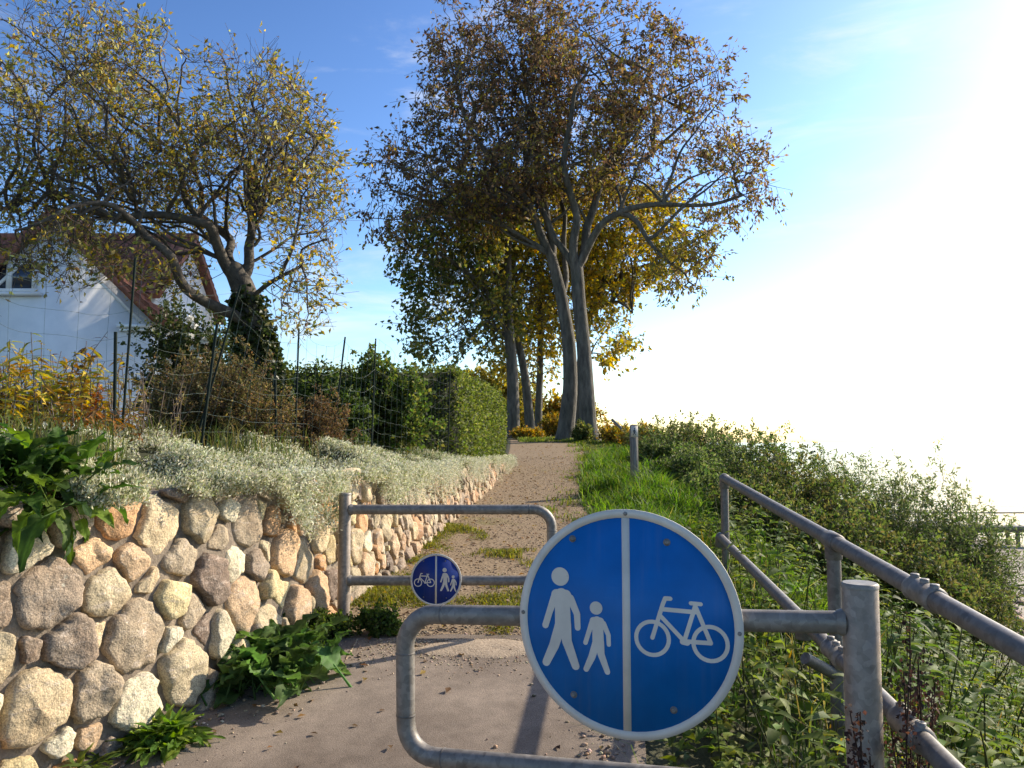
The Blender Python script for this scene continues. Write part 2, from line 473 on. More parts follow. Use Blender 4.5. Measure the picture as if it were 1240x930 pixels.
# asphalt: last row is ragged
m = 40
ya = np.concatenate([YR[(YR <= 4.5)], [4.78]])
s = np.linspace(0, 1, m)
xl, xr = xw(ya) - .1, np.interp(ya, [0, 3, 4.8], [.4, .5, .75])
X = xl[:, None] * (1 - s) + xr[:, None] * s; Y = np.repeat(ya[:, None], m, 1)
Y[-1] += .16 * (fbm(np.stack([X[-1] * 3, 0 * s, 0 * s + 5], -1)) - .5) - .06 * np.abs(s - .4)
Z = g(Y) + .012
V = np.stack([X, Y, Z], -1).reshape(-1, 3); n = len(ya)
i = np.arange(n - 1)[:, None] * m; j = np.arange(m - 1)[None]
F = np.stack([i + j, i + j + 1, i + m + j + 1, i + m + j], -1).reshape(-1, 4)
tag(build('asphalt_path', [(V, F)], M_ASPHALT), kind='structure')

S = 6000
tag(build('sea', [(np.array([[-20, -S, SEA_Z], [S, -S, SEA_Z], [S, S, SEA_Z], [-20, S, SEA_Z]], float), np.array([[0, 1, 2, 3]]))], M_SEA), kind='structure')

# ---------------------------------------------------------------- stone wall
_ws = np.linspace(1.2, 18.2, 900)
_wp = np.stack([xw(_ws), _ws], 1)
_wl = np.concatenate([[0], np.cumsum(np.linalg.norm(np.diff(_wp, axis=0), axis=1))])
def wall_pt(s, h, out):
    """arc length, height over the path, distance out of the face"""
    y = np.interp(s, _wl, _ws); x = xw(y)
    e = .12
    tx, ty = xw(y + e) - xw(y - e), 2 * e
    L = np.hypot(tx, ty); nx, ny = ty / L, -tx / L
    o = out - .10 * h
    return np.stack([x + nx * o, y + ny * o, g(y) + h], -1)
def wall_h(s):
    y = np.interp(s, _wl, _ws)
    return np.maximum(edge_top(y) - g(y), .05)

STONE_COLS = [(0.479, 0.338, 0.205), (0.524, 0.418, 0.257), (0.456, 0.233, 0.093), (0.194, 0.145, 0.108), (0.593, 0.523, 0.359), (0.376, 0.302, 0.205), (0.502, 0.302, 0.154), (0.285, 0.226, 0.164), (0.547, 0.372, 0.215), (0.228, 0.174, 0.123), (0.41, 0.338, 0.215), (0.513, 0.418, 0.226)]
STONE_W = [3, 3, 1.3, 1.6, 2.4, 3, 1.6, 2.4, 2, 1.4, 3, 1.5]

def clip_poly(poly, a, b, c):
    out = []
    n = len(poly)
    for i in range(n):
        p, q = poly[i], poly[(i + 1) % n]
        dp, dq = a * p[0] + b * p[1] - c, a * q[0] + b * q[1] - c
        if dp <= 0: out.append(p)
        if (dp < 0 < dq) or (dq < 0 < dp):
            t = dp / (dp - dq); out.append((p[0] + (q[0] - p[0]) * t, p[1] + (q[1] - p[1]) * t))
    return out

def make_wall():
    rng = np.random.default_rng(5)
    Lw = _wl[-1]
    pts = []
    for rad, tries in ((.145, 160), (.115, 900), (.092, 4500), (.072, 6000), (.050, 5000)):
        for _ in range(tries):
            s = rng.uniform(0, Lw); hh = wall_h(s)
            y = np.interp(s, _wl, _ws)
            r = rad * rng.uniform(.9, 1.1)
            if y > 6: r *= .78
            if r > hh * .45 and r > .06: continue
            h = rng.uniform(-.08, hh + .01)
            asp = 1.5 if y > 6 else 1.05
            ok = True
            for (ps, ph, pr) in pts:
                if abs(ps - s) < .5 and math.hypot((ps - s) * asp, (ph - h)) < (pr + r) * .86: ok = False; break
            if ok: pts.append((s, h, r))
    A = np.array(pts)
    stones = []
    NA, NR = 36, 9
    th = np.arange(NA) * 2 * math.pi / NA
    rr = np.array([0, .25, .46, .64, .78, .88, .95, .99, 1.0])
    for k, (s, h, r) in enumerate(pts):
        poly = [(-r * 1.9, -r * 1.5), (r * 1.5, -r * 1.9), (r * 1.9, r * 1.5), (-r * 1.5, r * 1.9)]
        d = A[:, :2] - np.array([s, h])
        near = np.where((np.abs(d).sum(1) < .9) & (np.abs(d).sum(1) > 1e-6))[0]
        for q in near:
            dx, dy, rq = d[q][0], d[q][1], A[q][2]
            D2 = dx * dx + dy * dy
            c = (D2 + r * r - rq * rq) / 2
            poly = clip_poly(poly, dx, dy, c)
            if len(poly) < 3: break
        if len(poly) < 3: continue
        top = wall_h(s) + rng.uniform(-.03, .06) - h
        poly = clip_poly(poly, 0, 1, top)
        if len(poly) < 3: continue
        cx, cy = np.mean([p[0] for p in poly]), np.mean([p[1] for p in poly])
        # radius at each angle from the centroid
        rho = np.full(NA, 9.0)
        n = len(poly)
        for i in range(n):
            p, q = poly[i], poly[(i + 1) % n]
            ex, ey = q[0] - p[0], q[1] - p[1]
            nx, ny = ey, -ex
            ln = math.hypot(nx, ny)
            if ln < 1e-7: continue
            nx, ny = nx / ln, ny / ln
            dd = nx * (p[0] - cx) + ny * (p[1] - cy)
            if dd < 0: nx, ny, dd = -nx, -ny, -dd
            den = nx * np.cos(th) + ny * np.sin(th)
            with np.errstate(divide='ignore'):
                rho = np.where(den > 1e-4, np.minimum(rho, dd / np.maximum(den, 1e-4)), rho)
        rho = np.minimum(rho, r * 1.9)
        gap = rng.uniform(.006, .022)
        rho = np.maximum(rho - gap, .02)
        kk = np.array([.03, .17, .60, .17, .03])
        rp = np.concatenate([rho[-2:], rho, rho[:2]])
        rho = np.convolve(rp, kk, 'valid')
        rho *= 1 + .035 * rng.normal(size=NA)
        Rm = rho.mean()
        b = Rm * rng.uniform(.34, .56)
        px = rr[:, None] * rho[None] * np.cos(th)[None]; py = rr[:, None] * rho[None] * np.sin(th)[None]
        z = b * (1 - rr ** rng.uniform(2.6, 6.0)) ** .6
        z = np.repeat(z[:, None], NA, 1)
        for _ in range(rng.integers(3, 7)):
            a = rng.uniform(0, 2 * math.pi); sl = rng.uniform(.3, 1.2); c0 = rng.uniform(.5, 1.05)
            pl = b * c0 - sl * (b / Rm) * (px * math.cos(a) + py * math.sin(a)) * 1.15
            hard = np.minimum(z, pl)
            z = hard + .06 * (z - hard)
        z = np.maximum(z, (.34 * b * (1 - rr ** 7))[:, None])
        q = np.stack([(px + s) * 17, (py + h) * 17, 0 * px + k], -1)
        z = z + (.7 * (fbm(q, 4) - .5) + .35 * (np.abs(fbm(q * .6 + 9, 3) - .5) * 2 - .3)) * b * .62 * (rr < .99)[:, None]
        z = np.where((rr >= .99)[:, None], np.minimum(z, .0) - .02, z)
        z[-1] = -.05
        base = .014 + rng.uniform(-.012, .035)
        S_, H_ = s + cx + px, h + cy + py
        V = wall_pt(S_.ravel(), H_.ravel(), (z + base).ravel())
        i = np.arange(NR - 1)[:, None] * NA; j = np.arange(NA)[None]; j2 = (j + 1) % NA
        F = np.stack([i + j, i + j2, i + NA + j2, i + NA + j], -1).reshape(-1, 4)
        y = np.interp(s, _wl, _ws)
        W = np.array(STONE_W, float)
        col = np.array(STONE_COLS[rng.choice(len(STONE_COLS), p=W / W.sum())])
        if y > 6.5: col = col * .6 + np.array([.42, .31, .21]) * .4
        col = np.clip(col * rng.uniform(.85, 1.15), .05, .7)
        area = Rm / math.hypot(V[0, 0], V[0, 1])
        if y < 2.4: area *= .1
        stones.append((area, (V, F, np.tile(col, (len(V), 1)))))
    stones.sort(key=lambda q: -q[0])
    root = empty('stone_wall', (xw(4), 4, g(4)))
    tag(root, 'low retaining wall of mixed rounded fieldstones set in mortar beside the path', 'wall')
    inv = np.array(root.location)
    def loc(part): return (part[0] - inv, part[1], part[2])
    n = len(_ws); ss = np.linspace(0, Lw, 500); hs = np.linspace(-.15, 1, 14)
    hh = wall_h(ss)
    Sg = np.repeat(ss[:, None], 16, 1)
    Hg = np.concatenate([-.15 + (hh[:, None] + .13) * np.linspace(0, 1, 14)[None], hh[:, None] - .01, hh[:, None] - .06], 1)
    Og = np.concatenate([np.full((500, 14), .004), np.full((500, 1), -.12), np.full((500, 1), -.4)], 1)
    nz = fbm(np.stack([Sg * 9, Hg * 9, 0 * Sg], -1)) - .5
    Og = Og + nz * .05
    V = wall_pt(Sg.ravel(), Hg.ravel(), Og.ravel())
    i = np.arange(499)[:, None] * 16; j = np.arange(15)[None]
    F = np.stack([i + j, i + j + 1, i + 16 + j + 1, i + 16 + j], -1).reshape(-1, 4)
    build('mortar', [(V - inv, F)], M_MORTAR, root)
    for a, p in stones[:100]:
        build('stone', [loc(p)], M_STONE, root)
    o = build('stones', [loc(p) for a, p in stones[100:]], M_STONE, root)
    o['kind'] = 'stuff'
    print('stones', len(stones))
make_wall()

# ------------------------------------------------------------- pale groundcover
def make_groundcover():
    rng = np.random.default_rng(21)
    parts = []
    Lw = _wl[-1]
    s0 = np.interp(3.2, _ws, _wl); s1 = np.interp(16.8, _ws, _wl)
    def mat_surface(s, w):
        """w: 0 at the wall edge, positive going back into the garden, negative hanging over the face"""
        y = np.interp(s, _wl, _ws)
        lump = smooth01(.25, .75, fbm(np.stack([s * 2.4, w * 2.6, 0 * s], -1), 2))
        big = vnoise(np.stack([s * 1.25 + 3, 0 * s, 0 * s], -1))
        far = smooth01(9, 6, y)
        hh = wall_h(s)
        hang = (.08 + .32 * np.clip(big - .45, 0, .4) / .4) * (.12 + .88 * far)
        back = np.maximum(w, 0)
        up = hh - .02 + .16 * smooth01(0, .9, back) + (.0 + (.08 + .10 * far) * lump) * smooth01(-.1, .25, w) * smooth01(1.15, .75, w)
        out = np.where(w < 0, .035 + (.04 + .10 * far) * lump + .04 * far, .08 * (1 - smooth01(0, .25, w)) - back)
        h = np.where(w < 0, hh + .04 - hang * (-w / .3) , up)
        return s, h, out
    # soft under-mat
    ns, nw = 420, 26
    S_, W_ = np.meshgrid(np.linspace(s0, s1, ns), np.linspace(.04, 1.1, nw), indexing='ij')
    s, h, o = mat_surface(S_.ravel(), W_.ravel())
    V = wall_pt(s, h - .035, o - .03)
    i = np.arange(ns - 1)[:, None] * nw; j = np.arange(nw - 1)[None]
    F = np.stack([i + j, i + j + 1, i + nw + j + 1, i + nw + j], -1).reshape(-1, 4)
    parts.append((V, F, np.tile(np.array([.085, .09, .05]), (len(V), 1))))
    n = 42000
    q = rng.uniform(0, 1, n) ** 1.7
    s = s0 + (s1 - s0) * q; w = rng.uniform(-.3, 1.1, n)
    dens = fbm(np.stack([s * 3, w * 3, 0 * s + 9], -1), 2)
    y = np.interp(s, _wl, _ws)
    green = smooth01(.45, .62, fbm(np.stack([s * 1.1, w * 1.4, 0 * s + 2], -1), 2))  # patches of plain grass among it
    keep = (dens > .37) & (rng.uniform(size=n) > green * .93 * (w > .18)) & ~((w > .7) & (rng.uniform(size=n) < .5))
    s, w, y, green = s[keep], w[keep], y[keep], green[keep]
    ss, h, o = mat_surface(s, w)
    p0 = wall_pt(ss, h, o)
    k = 7
    Pn = np.repeat(p0, k, 0) + rng.normal(0, .016, (len(p0) * k, 3))
    nrmv = nrm(np.stack([.5 + 0 * s, -.3 + 0 * s, .8 + 0 * s], 1))
    D = nrm(np.repeat(nrmv, k, 0) + rng.normal(0, .65, (len(Pn), 3)))
    sc = np.repeat(1 + .09 * (y - 4), k)
    L = rng.uniform(.012, .024, len(Pn)) * np.clip(sc, 1, 2.2)
    c = palette(len(Pn), [(.52, .52, .36), (.70, .68, .52), (.37, .40, .20), (.17, .19, .07)], [4, 4, 2.4, 1.5], .12, rng)
    parts.append(leaf2(Pn, D, rdir(len(Pn), rng), L, L * .42, c))
    # trailing fringes that hang over the face
    nt = 520
    s = s0 + (s1 - s0) * rng.uniform(0, 1, nt) ** 1.6
    big = vnoise(np.stack([s * 1.25 + 3, 0 * s, 0 * s], -1))
    s = s[big > .47]
    hh = wall_h(s)
    for q in range(7):
        f = q / 6
        pp = wall_pt(s + rng.normal(0, .01, len(s)), hh + .05 - f * rng.uniform(.1, .36, len(s)), .14 + .03 * rng.normal(size=len(s)))
        pp = np.repeat(pp, 12, 0) + rng.normal(0, .018, (len(pp) * 12, 3))
        D = nrm(np.array([[.5, -.3, -.2]]) + rng.normal(0, .7, (len(pp), 3)))
        L = rng.uniform(.012, .026, len(pp))
        parts.append(leaf2(pp, D, rdir(len(pp), rng), L, L * .4, palette(len(pp), [(.55, .55, .41), (.7, .68, .55), (.38, .4, .24)], None, .12, rng)))
    o = build('ground_cover', parts, M_PALE)
    tag(o, 'silvery white flowering ground cover spilling over the top of the stone wall', 'ground cover', kind='stuff')
    # grass among and behind it
    n = 9000
    s = s0 - 1.2 + (s1 - s0 + 1) * rng.uniform(0, 1, n) ** 1.7; w = rng.uniform(.15, 1.6, n)
    p = wall_pt(s, wall_h(s), -w); p[:, 2] = H(p[:, 0], p[:, 1]) - .01
    m = fbm(np.stack([s * 1.1, w * 1.4, 0 * s + 2], -1), 2) + .25 * (w > .7) > .5
    p = p[m]
    c = palette(len(p), [(.07, .10, .025), (.13, .14, .04), (.22, .19, .08)], [3, 2, 1.5], .2, rng)
    g_ = blades(p, rng.uniform(.12, .34, len(p)), .006, rng.uniform(.1, .8, len(p)), c, rng)
    o = build('garden_grass', [g_], M_LEAF)
    tag(o, 'rough dry grass growing along the garden edge behind the wall', 'grass', kind='stuff')
make_groundcover()

# ----------------------------------------------------------------- gates
def arc(c, a, b, r, n=7):
    """rounded corner at point c between directions a and b (unit, away from c)"""
    a, b = np.array(a), np.array(b)
    out = []
    for k in range(n + 1):
        f = k / n * math.pi / 2
        out.append(c + r * (a * (1 - math.sin(f)) + b * (1 - math.cos(f))))
    return out

def lerp_line(a, b, n=12): return [a + (b - a) * k / n for k in range(n + 1)]

def make_gate(name, label, post_top, end_pt, lower_end, rail_r, post_r, bend, post_base_z, rail_drop, mat):
    """one post, one closed pipe loop; post_top: top of the post, end_pt: outer end of the top pipe (on its axis)"""
    root = empty(name, (post_top[0], post_top[1], post_base_z))
    tag(root, label, 'barrier', 'pipe barriers across the path')
    o = np.array(root.location)
    pt = np.array(post_top)
    hp = pt[2] - post_base_z
    post = tube([np.array([0, 0, -.1]), np.array([0, 0, hp - .006]), np.array([0, 0, hp])], [post_r, post_r, post_r - .004], 28)
    build('post', post, M_STEEL_P, root)
    # weld collar & cap
    build('post_cap', tube([np.array([0, 0, hp - .012]), np.array([0, 0, hp - .002]), np.array([0, 0, hp + .0015])], [post_r + .0015, post_r + .0015, post_r - .003], 28), mat, root)
    d = np.array([end_pt[0] - pt[0], end_pt[1] - pt[1], 0]); Ln = np.linalg.norm(d); d /= Ln
    top0 = pt - o + np.array([0, 0, -rail_drop]); top1 = np.array(end_pt) - o
    low1 = np.array(lower_end) - o
    slope = nrm(top1 - top0)
    low0 = low1 - slope * Ln
    dn = np.array([0, 0, -1.0])
    path = lerp_line(top0 + d * (post_r - .012), top1 - slope * bend)[:-1]
    path += arc(top1, -slope, dn, bend)
    path += lerp_line(top1 + dn * bend, low1 - dn * bend, 6)[1:-1]
    path += arc(low1, -dn, -slope, bend)
    path += lerp_line(low1 - slope * bend, low0 + d * (post_r - .012))[1:]
    build('pipe_loop', tube(path, rail_r, 20), mat, root)
    rings = []
    for c, t in ((top0 + d * (post_r + .004), d), (low0 + d * (post_r + .004), d)):
        rings += tube([c - t * .012, c, c + t * .010], [rail_r + .007, rail_r + .005, rail_r + .001], 20, False)
    build('weld_collar', rings[:1], mat, root); build('weld_collar', rings[1:], mat, root)
    for c, t in ((top1 - slope * (bend + .03), slope), (top1 + dn * (bend + .02), dn), (low1 - dn * (bend + .02), dn), (low1 - slope * (bend + .03), slope)):
        build('weld_seam', tube([c - t * .003, c, c + t * .003], [rail_r + .0005, rail_r + .0022, rail_r + .0005], 20, False), M_STEEL_D, root)
    return root, top0 + o, top1 + o, low0 + o

pA = P(1041, 706, 2.15); eA = P(491, 743, 2.62); lA = P(491, 914, 2.62)
railA = P(1030, 755, 2.15)
gateA, rA0, rA1, _ = make_gate('pipe_barrier', 'grey pipe barrier nearest the viewer with the large round blue sign on it', pA, eA, lA, .0302, .046, .105, g(2.15), pA[2] - railA[2], M_STEEL)
pB = P(418, 597, 4.95); eB = P(668, 617, 4.95); lB = P(668, 703, 4.95)
railB = P(418, 617, 4.95)
gateB, rB0, rB1, lB0 = make_gate('pipe_barrier', 'grey pipe barrier further up the path against the stone wall', pB, eB, lB, .0302, .0375, .11, g(4.95), pB[2] - railB[2], M_STEEL)

# ------------------------------------------------------------------ signs
def disc(r, y0, y1, n=72, c=(0, 0)):
    a = np.arange(n) * 2 * math.pi / n
    f = np.stack([c[0] + r * np.cos(a), 0 * a + y0, c[1] + r * np.sin(a)], 1)
    b = f.copy(); b[:, 1] = y1
    V = np.concatenate([f, b]); j = np.arange(n); j2 = (j + 1) % n
    side = [list(q) for q in np.stack([j, j2, n + j2, n + j], 1)]
    return (V, side + [list(range(n - 1, -1, -1)), list(range(n, 2 * n))])

def ring(r0, r1, y0, y1, n=72, c=(0, 0), a0=0, a1=2 * math.pi):
    a = np.linspace(a0, a1, n + 1)
    def cir(r, y): return np.stack([c[0] + r * np.cos(a), 0 * a + y, c[1] + r * np.sin(a)], 1)
    V = np.concatenate([cir(r0, y0), cir(r1, y0), cir(r1, y1), cir(r0, y1)]); m = n + 1
    j = np.arange(n)
    F = np.concatenate([np.stack([j + p * m, j + 1 + p * m, j + 1 + q * m, j + q * m], 1) for p, q in ((0, 1), (1, 2), (2, 3), (3, 0))])
    return (V, F)

def stroke(a, b, w0, w1, y0, y1, n=8):
    """flat capsule from a to b in the x-z plane, raised from y0 to y1"""
    a, b = np.array(a, float), np.array(b, float)
    t = math.atan2(b[1] - a[1], b[0] - a[0])
    pts = [a + w0 * np.array([math.cos(t + math.pi / 2 + k / n * math.pi), math.sin(t + math.pi / 2 + k / n * math.pi)]) for k in range(n + 1)]
    pts += [b + w1 * np.array([math.cos(t - math.pi / 2 + k / n * math.pi), math.sin(t - math.pi / 2 + k / n * math.pi)]) for k in range(n + 1)]
    pts = np.array(pts); m = len(pts)
    f = np.stack([pts[:, 0], np.full(m, y1), pts[:, 1]], 1); bk = f.copy(); bk[:, 1] = y0
    j = list(range(m))
    F = [list(reversed([q for q in j]))] + [[q, (q + 1) % m, m + (q + 1) % m, m + q] for q in j]
    return (np.concatenate([f, bk]), F)

def flat_poly(pts, y0, y1):
    pts = np.array(pts, float); m = len(pts)
    f = np.stack([pts[:, 0], np.full(m, y1), pts[:, 1]], 1); bk = f.copy(); bk[:, 1] = y0
    return (np.concatenate([f, bk]), [list(range(m))[::-1]] + [[q, (q + 1) % m, m + (q + 1) % m, m + q] for q in range(m)])

def Z6(x, y): return ((x - 887) / 332, (460 - y) / 340)   # sign-local units (radius 1)

def walker_parts(r, fl, cx, cz, sc, y):
    """walking figure drawn from its own outline; cx, cz: head centre (radius units)"""
    parts = []; lay = [0]
    def q(x, z): return ((cx + fl * x * sc) * r, (cz + z * sc) * r)
    def st(a, b, w0, w1):
        lay[0] += 1
        parts.append(stroke(q(*a), q(*b), w0 * sc * r, w1 * sc * r, y, y - .0006 - .00012 * lay[0]))
    h = disc(.083 * sc * r, y, y - .0006, 36, q(0, 0)); parts.append(h)
    st((.012, -.165), (.022, -.36), .062, .058)            # chest
    st((-.035, -.165), (.055, -.165), .050, .050)          # shoulders
    st((-.005, -.22), (.0, -.42), .045, .05)
    st((.045, -.22), (.055, -.42), .045, .045)
    st((-.055, -.19), (-.105, -.33), .036, .030)           # arm forward
    st((-.105, -.33), (-.142, -.445), .030, .030)
    st((.095, -.19), (.158, -.325), .036, .030)            # arm behind
    st((.158, -.325), (.163, -.445), .030, .027)
    st((.005, -.42), (-.06, -.62), .052, .046)             # leg forward
    st((-.06, -.62), (-.135, -.775), .046, .036)
    st((.05, -.42), (.06, -.57), .052, .046)               # leg behind
    st((.06, -.57), (.142, -.785), .046, .036)
    return parts

def bike_parts(r, fl, cx, y):
    parts = []; lay = [0]
    w = .0185
    def q(x, z): return ((cx + fl * (x - .47)) * r, z * r)
    def st(a, b, ww=w):
        lay[0] += 1
        parts.append(stroke(q(*Z6(*a)), q(*Z6(*b)), ww * r, ww * r, y, y - .0006 - .0001 * lay[0]))
    def rg(x, yy):
        c = Z6(x, yy); R_ = .1425
        for k in range(32):
            a, b = k * math.pi / 16, (k + 1) * math.pi / 16
            p1 = q(c[0] + R_ * math.cos(a), c[1] + R_ * math.sin(a)); p2 = q(c[0] + R_ * math.cos(b), c[1] + R_ * math.sin(b))
            parts.append(stroke(p1, p2, .0175 * r, .0175 * r, y, y))
    rg(963, 497); rg(1127, 499)
    st((963, 495), (994, 396)); st((994, 396), (1001, 378)); st((1001, 378), (1016, 378))
    st((992, 410), (1086, 412)); st((985, 428), (1054, 498)); st((1054, 498), (1128, 497))
    st((1128, 497), (1088, 398)); st((1054, 498), (1086, 396)); st((1074, 387), (1102, 388), .017)
    st((1050, 499), (1062, 501), .026)
    return parts

from mathutils.geometry import delaunay_2d_cdt
def union_flat(parts, y):
    vs, fs = [], []
    for V, F in parts:
        V = np.asarray(V); m = len(V) // 2
        b = len(vs); q = [(float(p[0]), float(p[2])) for p in V[:m]]
        A = sum(q[i][0] * q[(i + 1) % m][1] - q[(i + 1) % m][0] * q[i][1] for i in range(m))
        if A < 0: q = q[::-1]
        vs += [Vector(p) for p in q]; fs.append(list(range(b, b + m)))
    r = delaunay_2d_cdt(vs, [], fs, 1, 1e-6)
    fs = [list(f) for f, o_ in zip(r[2], r[5]) if len(o_)]
    return [(np.array([(p[0], y, p[1]) for p in r[0]]), fs)]

def make_sign(name, label, center, rz, r, blue, mirrored, group=None):
    root = empty(name, center, rz)
    tag(root, label, 'road sign', 'round blue signs on the barriers')
    build('plate', [disc(r - .002, .004, .0)], M_BACK, root, False)
    build('blue_face', [disc(r * .945, .0, -.0012)], blue, root, False)
    build('border', [ring(r * .925, r, .0035, -.0022)], M_WHITE, root, False)
    y0 = -.0012
    hw = .035 * r
    build('divider', [flat_poly([(-hw, -r * .93), (hw, -r * .93), (hw, r * .93), (-hw, r * .93)], y0, y0 - .0008)], M_WHITE, root, False)
    fl = -1 if mirrored else 1
    hx, hz = Z6(685, 333); kx, kz = Z6(796, 421)
    if mirrored: ox, ok = .335, .67
    else: ox, ok = hx, kx
    f2 = 1
    build('adult_figure', union_flat(walker_parts(r, f2, ox, hz, 1.0, y0), y0 - .0008), M_WHITE, root, False)
    build('child_figure', union_flat(walker_parts(r, f2, ok, kz, .70, y0), y0 - .0008), M_WHITE, root, False)
    build('bicycle_symbol', union_flat(bike_parts(r, 1, -.46 if mirrored else .47, y0), y0 - .0008), M_WHITE, root, False)
    for bx, bz in ((-.49, .72), (.365, .725), (-.485, -.665), (.405, -.70)):
        cx, cz = bx * r, bz * r; br_ = .026 * r if not mirrored else .022 * r
        a = tube([np.array([cx, y0, cz]), np.array([cx, y0 - .0012, cz]), np.array([cx, y0 - .002, cz]), np.array([cx, y0 - .0048, cz]), np.array([cx, y0 - .006, cz])], [br_ * 1.25, br_ * 1.2, br_ * .92, br_ * .8, br_ * .45], 14)
        build('bolt', a, M_BOLT, root)
    for bx, bz in ((-.965, .03), (.965, -.01), (0, .962)):
        cx, cz = bx * r, bz * r
        a = tube([np.array([cx, -.0022, cz]), np.array([cx, -.0045, cz]), np.array([cx, -.006, cz])], [.018 * r, .018 * r, .010 * r], 10)
        build('rim_rivet', a, M_BOLT, root)
    # clamp brackets behind the plate that grip the pipe
    for bx in (-.45, .45):
        build('clamp', [box((bx * r, .012, 0), (.04, .016, .12 * r * 3)), box((bx * r, .034, .034 + .006), (.03, .05, .008)), box((bx * r, .034, -.034 - .006), (.03, .05, .008))], M_STEEL_D, root, False)
    return root

dA = rA1 - rA0; rzA = math.atan2(-dA[1], -dA[0])
nA = np.array([math.sin(rzA), -math.cos(rzA), 0])
cA = P(758, 755.5, 2.36 - .045)
# slide along the normal so the plate sits just in front of the pipe
q = rA0 + (rA1 - rA0) * (np.dot((cA - rA0)[:2], (rA1 - rA0)[:2]) / np.dot((rA1 - rA0)[:2], (rA1 - rA0)[:2]))
off = np.dot((cA - q), nA)
cA = cA + nA * (.046 - off)
make_sign('road_sign', 'large round blue shared path sign, bicycle on its right half, white rim', tuple(cA), rzA, .325, M_BLUE, False)
cB = P(528, 702, 4.95 - .046)
make_sign('road_sign', 'small round blue path sign with bicycle on its left half, far barrier', tuple(cB), 0.0, .156, M_BLUE2, True)

# ------------------------------------------------------------------ handrail
def make_handrail():
    tA, tB = P(877, 579, 5.8), P(1240, 789, 1.92)
    lA_, lB_ = P(872, 650, 5.8), P(1110, 890, 2.12)
    root = empty('handrail', (tA[0], tA[1], g(5.8)))
    tag(root, 'grey two rail pipe handrail running down beside the path above the beach', 'handrail')
    o = np.array(root.location)
    dT = nrm(tB - tA); dL = nrm(lB_ - lA_)
    def on(a, d, y): return a + d * ((y - a[1]) / d[1]) - o
    t_end, l_end = on(tA, dT, .9), on(lA_, dL, .9)
    build('top_rail', tube(lerp_line(tA - o, t_end, 30), .030, 18), M_STEEL_D, root)
    build('lower_rail', tube(lerp_line(lA_ - o, l_end, 30), .027, 18), M_STEEL_D, root)
    for y in (5.8, 3.33, 1.35):
        top = on(tA, dT, y)
        gz = H(top[0] + o[0], top[1] + o[1]) - o[2]
        build('post', tube([np.array([top[0], top[1], gz - .15]), top - np.array([0, 0, .02])], .0285, 18), M_STEEL_D, root)
        for a, d, rr in ((tA, dT, .030), (lA_, dL, .027)):
            c = on(a, d, y); f = []
            if y == 5.8: f += tube([c + d * -.02, c - d * .012, c + d * .035, c + d * .04], [rr * .7, rr + .004, rr + .004, rr + .001], 18)
            else: f += tube([c - d * .06, c - d * .055, c + d * .055, c + d * .06], [rr + .001, rr + .007, rr + .007, rr + .001], 18)
            f += tube([c - np.array([0, 0, .075]), c - np.array([0, 0, .07]), c], [.030, .035, .035], 18)
            build('pipe_fitting', f, M_STEEL_D, root)
    c = on(lA_, dL, 3.33); q1 = P(975, 797, 3.25) - o; q0 = P(1012, 817, 3.33) - o
    build('pipe_stub', tube([q0, q1], .024, 16), M_STEEL_D, root)
    for a, d, rr, y in ((tA, dT, .030, 2.46), (lA_, dL, .027, 2.16), (lA_, dL, .027, 2.85)):
        c = on(a, d, y); f = []
        f += tube([c - d * .085, c - d * .08, c - d * .062, c - d * .06, c + d * .06, c + d * .062, c + d * .08, c + d * .085], [rr + .001, rr + .009, rr + .009, rr + .006, rr + .006, rr + .009, rr + .009, rr + .001], 20)
        sd = nrm(np.cross(d, [0, 0, 1]))
        up = nrm(np.cross(sd, d))
        for k in (-.07, 0, .07):
            b = c + d * k + up * (rr + .004)
            f += tube([b, b + up * .012, b + up * .013], [.014, .014, .006], 8)
        build('pipe_fitting', f, M_STEEL, root)
make_handrail()

# ---------------------------------------------------------------- tree engine
def colonize(seeds, parents, A, step, kill, infl, iters, trop=(0, 0, .0), rng=RNG, seed_grow=None):
    N = [np.array(s, float) for s in seeds]; par = list(parents)
    A = np.asarray(A, float)
    best = np.full(len(A), 1e9); bi = np.zeros(len(A), int)
    def upd(idx):
        nonlocal best, bi
        Q = np.array([N[i] for i in idx])
        D = np.linalg.norm(A[:, None] - Q[None], axis=2)
        k = D.argmin(1); dm = D[np.arange(len(A)), k]
        m = dm < best
        best[m] = dm[m]; bi[m] = np.array(idx)[k[m]]
    idx = [i for i in range(len(N)) if seed_grow is None or seed_grow[i]]
    upd(idx)
    trop = np.array(trop)
    seen = {}
    for it in range(iters):
        act = best < infl
        if not act.any(): break
        dirs = nrm(A[act] - np.array(N)[bi[act]])
        u, inv = np.unique(bi[act], return_inverse=True)
        S = np.zeros((len(u), 3)); np.add.at(S, inv, dirs)
        S = nrm(nrm(S) + trop + rng.normal(0, .12, S.shape))
        new = []
        for k, i in enumerate(u):
            c = seen.get(i, 0)
            if c > 3: continue
            seen[i] = c + 1
            N.append(N[i] + S[k] * step); par.append(i); new.append(len(N) - 1)
        if not new: break
        upd(new)
        alive = best > kill
        A, best, bi = A[alive], best[alive], bi[alive]
        if len(A) == 0: break
    return np.array(N), np.array(par)

